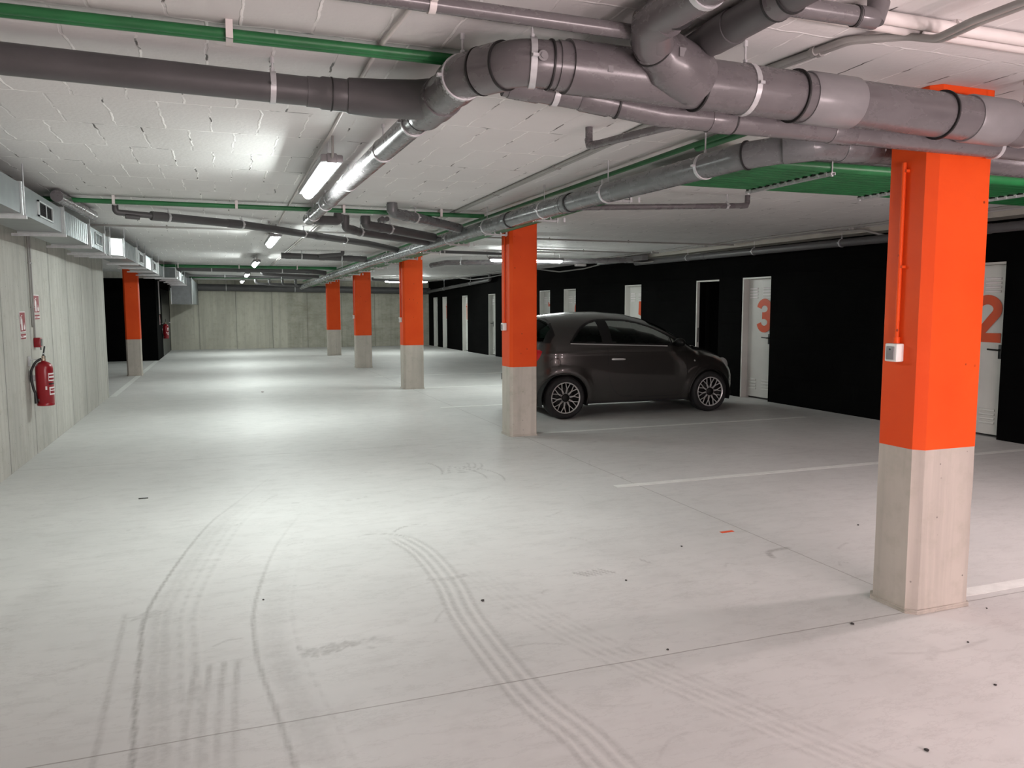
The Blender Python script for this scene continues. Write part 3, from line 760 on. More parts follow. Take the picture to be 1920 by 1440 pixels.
pipe('drain_pipe', 'grey pipe with a cranked open end beyond the second column', 'pipe',
     [(4.08, 15.9, 2.36), (4.25, 15.35, 2.39), (5.1, 14.65, 2.37), (7.3, 13.2, 2.37)], .050, V['pvc'], rad=.25, couplings=(1.0, 2.8), clamps=(.9, 2.9), seg=20)
pipe('waste_pipe', 'thin dark pipe with upturned end left of the third column', 'pipe',
     [(4.5, 25.0, 2.45), (4.5, 25.0, 2.38), (5.6, 25.1, 2.35)], .035, V['pvc_dark'], seg=16)
pipe('drain_pipe', 'dark grey pipe along the top of the black wall near doors 2 and 3', 'pipe',
     [(XW(2)-.30, 2.0, 2.31), (XW(13.8)-.30, 13.8, 2.36)], .052, V['pvc_dark'], couplings=(4.3, 9.5), clamps=(4.9, 6.4, 8.2, 10), seg=20)
pipe('drain_pipe', 'dark grey pipe along the black wall above doors 10 to 12', 'pipe',
     [(XW(22.8)-.15, 22.8, 2.499), (XW(22.8)-.15, 22.8, 2.33), (XW(30)-.2, 29.9, 2.10)], .055, V['pvc_dark'], rad=.1, couplings=(.4, 3), clamps=(2, 5), seg=20)
pipe('drain_pipe', 'horizontal dark pipe beneath ceiling joining toward the black wall far end', 'pipe',
     [(2.7, 12.6, 2.41), (4.8, 12.75, 2.40)], .026, V['pvc_dark'], clamps=(.6,), seg=16)
pipe('drain_pipe', 'pale stubby pipe poking out behind the galvanised duct', 'pipe',
     [(-1.27, 7.6, 2.43), (-1.20, 9.05, 2.43)], .050, V['pvc'], seg=20)
b = B()
# ------------------------------------------------------------------ conduits
def conduit(label, pts, r=.010, mat='conduit', rad=.05, clips=(), box_at=(), seg=10):
    pp = fillet(pts, rad); root = thing('conduit', label, 'conduit', tuple(pp[0]))
    b = B(); sweep(b, pp, r, seg); obj('conduit_run', b, M[mat], root, 40)
    for d in clips:
        p, t = along(pp, d); b = B(); sweep(b, [p-t*.010, p+t*.010], r*1.45, 10); sweep(b, [p, (p.x, p.y, CEIL)], r*.8, 8); obj('clip', b, M[mat], root, 40)
    for d in box_at:
        p, t = along(pp, d); b = B(); sweep(b, [(p.x, p.y, CEIL-.045), (p.x, p.y, CEIL-.001)], .035, 20); obj('junction_box', b, M['white_plastic' if mat == 'cream' else mat], root, 40)
    return root
for k, lab in ((0, 'grey conduit snaking away on ceiling, left one of the pair'), (1, 'grey conduit snaking away on ceiling, right one of the pair')):
    o = .030*k
    conduit(lab, [(2.30+o, -1.0, 2.40), (2.30+o, 1.95, 2.405), (2.355+o, 2.14, 2.415), (2.33+o, 2.26, 2.46), (2.22+o, 2.42, 2.482), (2.18+o, 2.8, 2.484), (2.25+o, 4.7, 2.486), (2.30+o, 7.4, 2.486), (2.33+o, 8.6, 2.486)],
            .0125, 'conduit', .12, (3.62, 5.2, 6.3, 7.7, 9.0))
for k, lab in ((0, 'cream conduit crossing at the top right, farther of the pair'), (1, 'cream conduit crossing at the top right, nearer of the pair')):
    conduit(lab, [(1.75, 2.235-.062*k, 2.474), (7.9, 2.235-.062*k, 2.474)], .022, 'cream', .05, (.63+.1*k, 2.4), seg=16)
conduit('thin conduit along the ceiling beyond the slanting thick pipe', [(-1.5, 10.55, 2.475), (2.9, 10.62, 2.475), (7.7, 10.66, 2.475)], .012, 'conduit', .05, (.9, 2.2, 3.4, 6, 7.3))
conduit('thin conduit on ceiling behind the second column', [(4.78, 12.45, 2.42), (4.85, 12.45, 2.47), (7.4, 12.7, 2.47)], .013, 'conduit', .05, (1.2,))
conduit('thin cream conduit above the first lamp toward the upper pipes', [(.655, 2.2, 2.485), (.60, 3.10, 2.485), (.62, 4.7, 2.485), (.66, 9.8, 2.485)], .009, 'cream', .05, (.9,))
for k, lab in ((0, 'cream conduit running down the aisle past the lamps, left'), (1, 'cream conduit running down the aisle past the lamps, right')):
    conduit(lab, [(1.10+.035*k, 9.0, 2.486), (1.10+.035*k, 20.5, 2.486)], .011, 'cream', .05, (2, 4, 6, 8))
for k, lab in ((0, 'thin conduit over the right bays, upper'), (1, 'thin conduit over the right bays, lower')):
    conduit(lab, [(XW(3)-.62-.08*k, 3, 2.485), (XW(29)-.62-.08*k, 29, 2.485)], .011, 'conduit', .05, (3.1+k*.4, 4.7, 6.3, 8.1, 10.5, 13), box_at=(4.9+3*k, 9.5))
conduit('curved flexible conduit looping down to the black wall behind nearest column', [(XW(8.6)-.45, 8.6, 2.48), (XW(8.0)-.35, 8.0, 2.47), (XW(7.7)-.25, 7.7, 2.37), (XW(7.3)-.15, 7.35, 2.38), (XW(7.1)-.05, 7.1, 2.44)], .014, 'conduit', .3)
conduit('curved flexible conduit looping above the doors behind the car', [(XW(14)-.5, 14.4, 2.46), (XW(13)-.4, 13.4, 2.34), (XW(12.4)-.25, 12.5, 2.36), (XW(11.6)-.1, 11.8, 2.45)], .014, 'conduit', .4)
conduit('curved flexible conduit looping above the doors right of second column', [(XW(18)-.5, 18.6, 2.47), (XW(17)-.4, 17.2, 2.33), (XW(16)-.25, 16.2, 2.36), (XW(15.6)-.1, 15.4, 2.45)], .014, 'conduit', .5)
conduit('curved flexible conduit looping above the doors left of second column', [(XW(24)-.6, 25.0, 2.47), (XW(24)-.5, 23.4, 2.36), (XW(23)-.35, 22.3, 2.38), (XW(22)-.1, 21.5, 2.46)], .015, 'conduit', .6)
conduit('pale ceiling conduit bending behind the second crossing pipe', [(.55, 9.7, 2.485), (.60, 10.9, 2.47), (.95, 10.9, 2.47)], .012, 'conduit', .06)
root = thing('emergency_light', 'small white box light hanging over the doors right of second column', 'light fixture', (7.25, 15.45, 2.40))
b = B(); bbox(b, 7.14, 7.38, 15.40, 15.50, 2.37, 2.455, .01); obj('casing', b, M['sign_white'], root, 40)
b = B(); sweep(b, [(7.2, 15.45, 2.45), (7.2, 15.45, CEIL)], .005, 8); sweep(b, [(7.32, 15.45, 2.45), (7.32, 15.45, CEIL)], .005, 8); obj('hanger_rod', b, M['steel'], root, 40)
root = thing('cable_box', 'long pale box beside the white emergency light', 'box', (7.55, 14.2, 2.4))
b = B(); bbox(b, 7.48, 7.62, 13.2, 15.1, 2.385, 2.47, .006); obj('casing', b, M['pvc_light'], root, 40)
b = B(); sweep(b, [(7.55, 13.5, 2.47), (7.55, 13.5, CEIL)], .005, 8); obj('hanger_rod', b, M['steel'], root, 40)

# ------------------------------------------------------------------ green pipes
def green_pipe(label, a, c, r, group):
    b = B(); sweep(b, [a, c], r, 16)
    return tag(obj('green_water_pipe', b, M['green'], None, 40, loc=a), label, 'pipe', group)
for k in range(2):
    green_pipe(('nearer' if k == 0 else 'farther')+' green water pipe of the upper left pair', (-1.83, 3.058+k*.036, 2.460), (.98, 3.058+k*.036, 2.460), .0175, 'upper left green pipes')
    green_pipe(('nearer' if k == 0 else 'farther')+' green water pipe of the pair starting above the duct', (-1.55, 7.963+k*.040, 2.448), (2.62, 7.963+k*.040, 2.448), .0195, 'second crossing green pipes')
    green_pipe(('nearer' if k == 0 else 'farther')+' dark green pipe of the distant crossing pair', (-1.3, 19.35+k*.075, 2.44), (2.62, 19.35+k*.075, 2.44), .034, 'distant crossing green pipes')
    green_pipe(('nearer' if k == 0 else 'farther')+' green pipe of the pair nearest the far wall', (-.9, 25.8+k*.075, 2.43), (2.62, 25.8+k*.075, 2.43), .034, 'farthest crossing green pipes')
NX = 11
for k in range(NX):
    nm = ['nearest', 'second', 'third', 'fourth', 'fifth', 'sixth', 'seventh', 'eighth', 'ninth', 'tenth', 'farthest'][k]
    green_pipe(nm+(' of' if k in (0, NX-1) else ' from the near side of')+' the wide green pipe rack crossing behind nearest column', (2.84, 4.24+k*.079, 2.405), (8.02, 4.24+k*.079, 2.405), .0335, 'wide rack of green pipes')
for k, (gx, gy0, gy1, gz0, gz1, gr) in enumerate(((2.69, 3.62, 28.5, 2.458, 2.42, .016), (2.75, 3.62, 4.19, 2.458, 2.458, .027), (2.87, 5.10, 28.5, 2.375, 2.262, .030), (2.94, 5.10, 28.5, 2.375, 2.262, .030), (3.01, 5.10, 28.5, 2.375, 2.262, .030))):
    nm = ['leftmost and highest', 'short one beside the leftmost', 'middle', 'second from right', 'rightmost'][k]
    green_pipe(nm+' of the green pipes running away over the column row', (gx, gy0, gz0), (gx, gy1, gz1), gr, 'green pipes over the column row')
def gclip(x, y, z0, label, span=.13):
    root = thing('pipe_bracket', label, 'bracket', (x, y, CEIL))
    b = B(); box(b, x-.012, x+.012, y-span/2, y+span/2, z0-.004, z0)
    for s in (-1, 1): box(b, x-.012, x+.012, y+s*span/2-.004, y+s*span/2+.004, z0-.004, CEIL-.001)
    obj('strap', b, M['cream'], root)
for x, l in ((.058, 'cream strap on upper left green pair'), (-1.3, 'cream strap on upper left green pair at left edge')): gclip(x, 3.076, 2.440, l, .10)
for x, l in ((-.88, 'leftmost'), (.16, 'second'), (1.16, 'third'), (2.15, 'rightmost')): gclip(x, 7.983, 2.426, l+' cream strap on the second green pair', .11)
for x in (-.9, .4, 1.7): gclip(x, 19.39, 2.404, {-.9: 'left', .4: 'middle', 1.7: 'right'}[x]+' strap on the distant green pair', .17)
def trapeze(ax, fixed, a, c, zb, label, teeth, pitch):
    mid = (fixed, (a+c)/2, zb) if ax == 'y' else ((a+c)/2, fixed, zb)
    root = thing('trapeze_hanger', label, 'bracket', mid)
    b = B()
    def bx(u0, u1, w0, w1, z0, z1):
        if ax == 'y': box(b, fixed+w0, fixed+w1, u0, u1, z0, z1)
        else: box(b, u0, u1, fixed+w0, fixed+w1, z0, z1)
    bx(a, c, -.018, .018, zb-.004, zb); bx(a, c, -.018, -.014, zb-.020, zb); bx(a, c, .014, .018, zb-.020, zb)
    for k in range(teeth):
        u = a+.05+k*pitch; bx(u-.010, u+.010, -.022, -.018, zb-.020, zb+.022)
    obj('bar', b, M['steel'], root)
    if ax == 'y':
        for k in range(teeth):
            u = a+.05+k*pitch; b = B(); box(b, fixed-.020, fixed+.020, u+.028, u+.050, zb, zb+.026); obj('pipe_saddle', b, M['gasket'], root)
    for u in (a+.012, c-.012):
        b = B()
        p = (fixed, u) if ax == 'y' else (u, fixed)
        sweep(b, [(p[0], p[1], zb-.03), (p[0], p[1], CEIL)], .0045, 8); sweep(b, [(p[0], p[1], zb-.028), (p[0], p[1], zb-.018)], .009, 6)
        obj('threaded_rod', b, M['steel'], root, 40)
for x, l in ((3.79, 'toothed steel hanger under the green rack left of nearest column'), (4.87, 'toothed steel hanger partly behind the nearest column'), (5.95, 'toothed steel hanger right of nearest column'), (7.0, 'toothed steel hanger nearest the black wall')):
    trapeze('y', x, 4.19, 5.09, 2.370, l, 11, .079)
for k in range(14):
    y = 5.60+k*1.45
    trapeze('x', y, 2.80, 3.07, 2.375-.0046*(y-3.7)-.031, ['nearest', 'second', 'third', 'fourth', 'fifth', 'sixth', 'seventh', 'eighth', 'ninth', 'tenth', 'eleventh', 'twelfth', 'thirteenth', 'farthest'][k]+' small steel hanger under the green pipes over column row', 5, .07)

# ------------------------------------------------------------------ duct
root = thing('ventilation_duct', 'galvanised rectangular duct with grilles along the left wall', 'duct', (-1.46, 6, 2.15))
Z0, Z1 = 2.155, 2.365
def duct_seg(x0, x1, y0, y1, X0=None, X1=None, ribs=True, z0=Z0, z1=Z1, mat='galv'):
    X0 = x0 if X0 is None else X0; X1 = x1 if X1 is None else X1
    b = B(); v = [b.verts.new(p) for p in ((x0, y0, z0), (x1, y0, z0), (X1, y1, z0), (X0, y1, z0), (x0, y0, z1), (x1, y0, z1), (X1, y1, z1), (X0, y1, z1))]
    for f in ((0, 1, 2, 3), (4, 5, 6, 7), (0, 1, 5, 4), (1, 2, 6, 5), (2, 3, 7, 6), (3, 0, 4, 7)): b.faces.new([v[i] for i in f])
    if ribs:
        y = y0+.09
        while y < y1-.05:
            v = [b.verts.new(p) for p in ((x1, y-.014, z0), (x1+.006, y, z0), (x1, y+.014, z0), (x1, y-.014, z1), (x1+.006, y, z1), (x1, y+.014, z1))]
            b.faces.new((v[0], v[1], v[4], v[3])); b.faces.new((v[1], v[2], v[5], v[4])); y += .115
    obj('duct_section', b, M[mat], root)
def flange(x0, x1, y, w=.02, z0=Z0, z1=Z1, e=.014):
    b = B(); bbox(b, x0-e, x1+e, y-w, y+w, z0-e, z1+e, .003, 1); obj('flange', b, M['galv_bright'], root, 30)
    b = B()
    for x in (x0-.01, x1+.02): sweep(b, [(x, y, z0-.02), (x, y, CEIL)], .0045, 8)
    box(b, x0-.06, x1+.03, y-.013, y+.013, z0-e-.022, z0-e)
    obj('support', b, M['steel'], root)
def grille(x, y0, y1, z0, z1):
    b = B(); t = .012
    box(b, x, x+t, y0, y0+.02, z0, z1); box(b, x, x+t, y1-.02, y1, z0, z1); box(b, x, x+t, y0, y1, z0, z0+.012); box(b, x, x+t, y0, y1, z1-.012, z1)
    n = 7
    for k in range(n):
        z = z0+.014+(z1-z0-.028)*(k+.5)/n
        v = [b.verts.new(p) for p in ((x+.003, y0+.02, z+.0035), (x+.010, y0+.02, z-.0005), (x+.010, y1-.02, z-.0005), (x+.003, y1-.02, z+.0035))]
        b.faces.new(v)
    box(b, x+.008, x+.013, (y0+y1)/2-.006, (y0+y1)/2+.006, z0, z1)
    g = obj('grille', b, M['galv_bright'], root)
    b = B(); box(b, x+.0005, x+.0015, y0+.01, y1-.01, z0+.008, z1-.008); obj('grille_dark_sheet', b, M['dark'], g)  # near-black sheet on the closed duct stands in for shade behind the slats
A0, A1 = -1.63, -1.30
ys = [.5, 2.0, 3.5, 5.0, 6.45, 7.95, 9.40, 10.55]
for a, c in zip(ys, ys[1:]): duct_seg(A0, A1, a+.02, c-.02, ribs=(a > 7.9))
for y in ys[1:]: flange(A0, A1, y)
grille(A1, 6.98, 7.52, 2.195, 2.318); grille(A1, 9.85, 10.38, 2.20, 2.335)
duct_seg(A0, A1, 10.57, 11.0, ribs=False); flange(A0, A1, 11.0, .012)
duct_seg(A0, A1, 11.01, 11.16, A0+.14, A1+.14, False, mat='galv_bright')
B0, B1 = A0+.14, A1+.14
flange(B0, B1, 11.18, .014)
ys = [11.18, 12.8, 14.1, 15.4, 16.9, 18.45]
for a, c in zip(ys, ys[1:]): duct_seg(B0, B1, a+.02, c-.02, ribs=(a in (11.18, 14.1, 16.9))); flange(B0, B1, c)
for y in (13.3, 15.9): grille(B1, y, y+.5, 2.19, 2.33)
duct_seg(B0, B1, 18.47, 18.75, B0+.22, B1+.22, False)
C0, C1 = B0+.20, B1+.22
flange(C0, C1, 18.77)
ys = [18.77, 20.1, 21.5, 22.9, 24.0]
for a, c in zip(ys, ys[1:]): duct_seg(C0, C1, a+.02, c-.02, ribs=(a in (20.1, 22.9))); flange(C0, C1, c)
grille(C1, 19.2, 19.7, 2.19, 2.33); grille(C1, 21.8, 22.3, 2.19, 2.33)
duct_seg(-1.33, -.79, 24.03, 30.1, ribs=False, z0=1.61, z1=2.34)
b = B(); bbox(b, -.80, -.775, 24.0, 24.06, 1.60, 2.35, .004, 1); bbox(b, -1.345, -1.32, 24.0, 24.06, 1.60, 2.05, .004, 1); obj('flange', b, M['galv_bright'], root)

# ------------------------------------------------------------------ lamps
M['tube'] = emis('lit_diffuser', (.93, 1.0, .97), 1.0)
M['tube_warm'] = emis('lit_warm_diffuser', (1.0, .82, .83), 1.0)
def setE(m, s): m.node_tree.nodes['Principled BSDF'].inputs['Emission Strength'].default_value = s
setE(M['tube'], 150); setE(M['tube_warm'], 150)
def lamp(x, y, axis, label, length=1.5, warm=False, z=2.36):
    root = thing('tube_light', label, 'light', (x, y, z), 'ceiling tube lights' if not warm else None)
    d = Vector((0, 1, 0)) if axis == 'y' else Vector((1, 0, 0))
    p = Vector((x, y, z)); s = Vector((1, 0, 0)) if axis == 'y' else Vector((0, 1, 0))
    b = B()
    n = 10; prof = [(.044*math.cos(a), -.052*math.sin(a)) for a in np.linspace(0, PI, n)]
    rings = []
    for u, sc in ((.035, .80), (.055, .97), (.08, 1), (length-.08, 1), (length-.055, .97), (length-.035, .80)):
        c = p+d*u; rings.append([b.verts.new(c+s*(px*sc)+Vector((0, 0, pz*sc))) for px, pz in prof])
    for a, c in zip(rings, rings[1:]):
        for k in range(n-1): b.faces.new((a[k], a[k+1], c[k+1], c[k]))
    b.faces.new(rings[0]); b.faces.new(rings[-1][::-1])
    obj('diffuser', b, M['tube_warm'] if warm else M['tube'], root, 50)
    b = B()
    if axis == 'y': bbox(b, x-.067, x+.067, y+.01, y+length-.01, z-.012, z+.034, .01)
    else: bbox(b, x+.01, x+length-.01, y-.067, y+.067, z-.012, z+.034, .01)
    obj('housing', b, M['pvc_light'], root, 40)
    for u in (0, length-.04):
        b = B(); c0 = p+d*u; c1 = p+d*(u+.04)
        lo = Vector((min(c0.x, c1.x), min(c0.y, c1.y), 0)); hi = Vector((max(c0.x, c1.x), max(c0.y, c1.y), 0))
        e = .030
        bbox(b, lo.x-(e if axis == 'y' else 0), hi.x+(e if axis == 'y' else 0), lo.y-(e if axis == 'x' else 0), hi.y+(e if axis == 'x' else 0), z-.018, z+.040, .008)
        obj('end_cap', b, M['pvc_light'], root, 40)
    for u in (.18, length-.18):
        b = B(); c = p+d*u; box(b, c.x-.012, c.x+.012, c.y-.012, c.y+.012, z+.034, z+.045); sweep(b, [c+Vector((0, 0, .04)), (c.x, c.y, CEIL)], .005, 8)
        obj('hanger', b, M['steel'], root, 40)
    b = B(); c = p+d*.01; sweep(b, fillet([c+Vector((0, 0, .01)), c-d*.04+Vector((0, 0, .03)), (c.x-d.x*.05, c.y-d.y*.05, CEIL-.01)], .03), .008, 8); obj('feed_cable', b, M['conduit'], root, 40)
    return root
LX = .64
lamp(LX, 4.80, 'y', 'lit tube light nearest the camera, beside the long grey pipe', 1.45)
lamp(LX, 9.95, 'y', 'second lit tube light down the aisle', 1.45)
lamp(LX, 15.5, 'y', 'third lit tube light down the aisle', 1.45)
lamp(LX, 21.0, 'y', 'fourth lit tube light down the aisle', 1.45)
lamp(LX, 26.3, 'y', 'farthest lit tube light down the aisle', 1.45)
lamp(4.50, 13.4, 'x', 'lit tube light passing behind the second column', 1.45)
lamp(4.95, 25.4, 'x', 'lit tube light just left of the third column', 1.45)
lamp(4.65, 2.88, 'x', 'lit tube light out of view right of nearest column', 1.2, True)
M['fill_glow'] = emis('lit_fill_glass', (1.0, .81, .83), 390)
def fill_lamp(x, z, label):  # added fill lamp: no such fixture known, it brightens foreground, ceiling and nearest column
    y = -1.7; root = thing('added_fill_light', label, 'light', (x, y, z))
    b = B(); n = 24
    def ring(r, yy): return [b.verts.new((x+r*math.cos(2*PI*k/n), yy, z+r*math.sin(2*PI*k/n))) for k in range(n)]
    rs = [ring(.15, y+.001), ring(.15, y+.035), ring(.125, y+.05)]
    for p, q in zip(rs, rs[1:]):
        for k in range(n): b.faces.new((p[k], p[(k+1) % n], q[(k+1) % n], q[k]))
    b.faces.new(rs[0]); b.faces.new(rs[-1]); obj('housing', b, M['white_plastic'], root, 40)
    b = B(); rs = [ring(.122, y+.051), ring(.118, y+.075), ring(.09, y+.10), ring(.05, y+.115)]
    for p, q in zip(rs, rs[1:]):
        for k in range(n): b.faces.new((p[k], p[(k+1) % n], q[(k+1) % n], q[k]))
    b.faces.new(rs[-1]); obj('glass_dome', b, M['fill_glow'], root, 60)
fill_lamp(1.5, .95, 'left round fill light added on the wall behind the viewpoint')
fill_lamp(2.7, .95, 'middle round fill light added on the wall behind the viewpoint')
fill_lamp(3.9, .95, 'right round fill light added on the wall behind the viewpoint')

# ------------------------------------------------------------------ fire equipment
def lathe(b, c, prof, seg=28, mi=0):
    rings = [[b.verts.new((c[0]+r*math.cos(2*PI*k/seg), c[1]+r*math.sin(2*PI*k/seg), c[2]+z)) for k in range(seg)] for r, z in prof]
    for a, d in zip(rings, rings[1:]):
        for k in range(seg): b.faces.new((a[k], a[(k+1) % seg], d[(k+1) % seg], d[k]))
    b.faces.new(rings[0][::-1]); b.faces.new(rings[-1])
def extinguisher(x, y, z, label):
    root = thing('fire_extinguisher', label, 'fire extinguisher', (x, y, z))
    b = B(); lathe(b, (x, y, z), [(.070, 0), (.078, .004), (.080, .02), (.076, .03), (.080, .036), (.080, .37), (.077, .395), (.066, .42), (.045, .437), (.022, .447), (.018, .455)])
    body = obj('cylinder', b, M['red'], root, 35)
    b = B(); lathe(b, (x, y, z), [(.016, .45), (.024, .455), (.024, .478), (.016, .482), (.016, .50), (.010, .505)], 16)
    sweep(b, [(x, y, z+.485), (x, y-.045, z+.475)], .010, 10); obj('valve', b, M['brass'], root, 40)
    for dz, tilt in ((.50, .035), (.515, .075)):
        b = B(); sweep(b, [(x, y-.01, z+dz-.01), (x+.0, y+.035, z+dz+tilt*.3), (x, y+.085, z+dz+tilt-.05 if dz < .51 else z+dz+tilt)], .008, 8)
        obj('handle', b, M['black_metal'], root, 40)
    b = B(); sweep(b, [Vector((x, y, z+.49))+Vector((0, .035*math.cos(a)+.03, .02+.02*math.sin(a))) for a in np.linspace(0, 2*PI, 14)], .0035, 6); obj('pull_ring', b, M['steel'], root, 40)
    pts = [(x-.012, y-.030, z+.475), (x-.06, y-.055, z+.445), (x-.102, y-.06, z+.36), (x-.104, y-.06, z+.27), (x-.088, y-.06, z+.17), (x-.075, y-.06, z+.13)]
    b = B(); sweep(b, fillet(pts, .08), .012, 12); h = obj('hose', b, M['black_rubber'], root, 40)
    b = B(); sweep(b, [(x-.075, y-.062, z+.135), (x-.070, y-.066, z+.03)], [.013, .018], 12); obj('nozzle', b, M['black_rubber'], h, 40)
    # printed label wrapped on the wall-side right flank
    def patch(a0, a1, z0, z1, mat, r=.0806, nm='label_panel'):
        b = B(); n = 8; v = []
        for k in range(n+1):
            a = a0+(a1-a0)*k/n; v.append((b.verts.new((x+r*math.cos(a), y+r*math.sin(a), z+z0)), b.verts.new((x+r*math.cos(a), y+r*math.sin(a), z+z1))))
        for p, q in zip(v, v[1:]): b.faces.new((p[0], q[0], q[1], p[1]))
        obj(nm, b, M[mat], body)
    patch(-.95, .35, .25, .33, 'sign_white'); patch(-.9, .3, .262, .282, 'sign_red', .081); patch(-.9, .2, .30, .315, 'sign_red', .081)
    patch(-.95, .35, .215, .228, 'black_rubber'); patch(-.9, .3, .11, .19, 'sign_white'); patch(-.8, .2, .125, .15, 'sign_red', .081); patch(-.75, .1, .160, .175, 'sign_red', .081)
    patch(-1.35, -1.15, .165, .20, 'sign_white'); patch(-2.6, -2.1, .05, .075, 'brass')
    b = B(); box(b, x-.129, x-.07, y-.02, y+.02, z+.25, z+.31); box(b, x-.129, x-.115, y-.03, y+.03, z+.40, z+.50); box(b, x-.12, x-.015, y-.008, y+.008, z+.462, z+.47); obj('wall_bracket', b, M['steel'], root)
    return root
extinguisher(-1.705, 9.00, .515, 'red fire extinguisher hanging on the left concrete wall')
extinguisher(-1.655, 26.35, .56, 'distant red fire extinguisher on the black wall by the door')
def fire_sign(y0, y1, z0, z1, split, label, x=-1.833):
    root = thing('fire_sign', label, 'sign', (x, (y0+y1)/2, z0))
    W = y1-y0; t = .002
    b = B(); box(b, x, x+t, y0, y1, z0+split, z1); obj('sign_plate', b, M['sign_white'], root)
    b = B(); box(b, x+t, x+t+.0008, y0+.01, y1-.01, z0+split+.008, z1-.008); obj('red_field', b, M['sign_red'], root)
    def shape(pts, mat='sign_white', dx=.0016):
        b = B(); f = [b.verts.new((x+t+dx, y0+u*W, z0+split+v*(z1-z0-split))) for u, v in pts]; b.faces.new(f)
        r_ = bmesh.ops.extrude_face_region(b, geom=b.faces[:]); bmesh.ops.translate(b, verts=[q for q in r_['geom'] if isinstance(q, bmesh.types.BMVert)], vec=(-.0008, 0, 0))
        obj('pictogram', b, M[mat], root)
    shape([(.20, .10), (.44, .10), (.44, .58), (.40, .66), (.36, .68), (.36, .74), (.28, .74), (.28, .68), (.24, .66), (.20, .58)])
    shape([(.26, .78), (.46, .79), (.46, .82), (.26, .83)])
    shape([(.10, .40), (.16, .40), (.18, .70), (.28, .76), (.28, .80), (.14, .74)])
    shape([(.62, .12), (.82, .12), (.86, .22), (.80, .36), (.78, .28), (.72, .48), (.66, .28), (.63, .34), (.60, .22)])
    if split:
        b = B(); box(b, x, x+t, y0, y1, z0, z0+split-.012); obj('lower_plate', b, M['sign_white'], root)
        s = (split-.012)
        b = B(); box(b, x+t, x+t+.0008, y0+.01, y1-.01, z0+s*.62, z0+s*.95); box(b, x+t, x+t+.0008, y0+.01, y1-.01, z0+s*.05, z0+s*.3)
        box(b, x+t, x+t+.0008, y0+.03, y1-.12, z0+s*.40, z0+s*.54)
        obj('lower_print', b, M['sign_red'], root)
fire_sign(8.72, 8.95, 1.19, 1.46, .07, 'red and white extinguisher sign on concrete wall, nearer and lower one')
fire_sign(9.37, 9.62, 1.375, 1.632, .065, 'red and white fire sign on concrete wall, farther and higher one')
fire_sign(25.45, 25.75, 1.0, 1.3, .07, 'small distant red sign on the black wall edge', -1.757)
root = thing('alarm_call_point', 'small red alarm box on concrete wall above the extinguisher', 'alarm', (-1.80, 9.32, 1.09))
b = B(); bbox(b, -1.835, -1.775, 9.27, 9.375, 1.09, 1.19, .006); obj('casing', b, M['red'], root, 40)
b = B(); bbox(b, -1.776, -1.771, 9.285, 9.36, 1.105, 1.175, .002); obj('press_plate', b, M['pvc'], root, 40)
b = B(); sweep(b, [(-1.79, 9.36, 1.09), (-1.79, 9.36, 1.06)], .006, 8); obj('key_tab', b, M['black_rubber'], root, 40)
for k, (y, z0, l) in enumerate(((9.30, 1.19, 'thin grey conduit dropping down the concrete wall to the alarm box'), (9.22, 1.30, 'thin grey conduit beside the alarm box conduit on concrete wall'))):
    root = thing('conduit', l, 'conduit', (-1.825, y, z0))
    b = B(); sweep(b, [(-1.824, y, z0), (-1.824, y, CEIL-.05)], .0085, 10); obj('conduit_run', b, M['conduit'], root, 40)
    b = B()
    for zz in (1.5, 1.95): box(b, -1.835, -1.812, y-.018, y+.018, zz-.006, zz+.006)
    obj('clip', b, M['conduit'], root)
root = thing('conduit', 'white vertical trunking on the black wall corner', 'conduit', (-1.75, 25.5, 1.15))
b = B(); box(b, -1.76, -1.73, 25.48, 25.56, 1.32, 2.3); obj('trunking', b, M['sign_white'], root)

# ------------------------------------------------------------------ car
def car_paint():
    m, t, p = nt('dark_grey_car_paint')
    p.inputs['Base Color'].default_value = (.031, .0285, .0265, 1); p.inputs['Metallic'].default_value = .3
    p.inputs['Roughness'].default_value = .34; p.inputs['Coat Weight'].default_value = 1; p.inputs['Coat Roughness'].default_value = .04
    return m
M['paint'] = car_paint()
def glass_mat():
    m = bpy.data.materials.new('tinted_car_glass'); m.use_nodes = True; t = m.node_tree; t.nodes.clear()
    o = t.nodes.new('ShaderNodeOutputMaterial'); tr = t.nodes.new('ShaderNodeBsdfTransparent'); tr.inputs[0].default_value = (.13, .17, .155, 1)
    g = t.nodes.new('ShaderNodeBsdfGlossy'); g.inputs['Roughness'].default_value = .03; g.inputs[0].default_value = (.5, .55, .53, 1)
    f = t.nodes.new('ShaderNodeFresnel'); f.inputs[0].default_value = 1.3
    mx = t.nodes.new('ShaderNodeMixShader'); L(t, f.outputs[0], mx.inputs[0]); L(t, tr.outputs[0], mx.inputs[1]); L(t, g.outputs[0], mx.inputs[2]); L(t, mx.outputs[0], o.inputs[0])
    return m
M['glass'] = glass_mat()
M['tyre'] = simple('tyre_rubber', (.016, .016, .017), .7, 0, .15, 30)
M['alloy'] = simple('machined_alloy', (.74, .74, .73), .28, .45, .05)
M['chrome'] = simple('chrome', (.80, .80, .80), .15, .6, .02)
M['trim_black'] = simple('black_trim', (.004, .004, .004), .5, spec=.3)
M['seat'] = simple('dark_seat_cloth', (.012, .014, .013), .8)
M['tail'] = simple('red_tail_lens', (.50, .008, .015), .12)
M['lens'] = simple('headlight_lens', (.45, .46, .45), .1, .3)

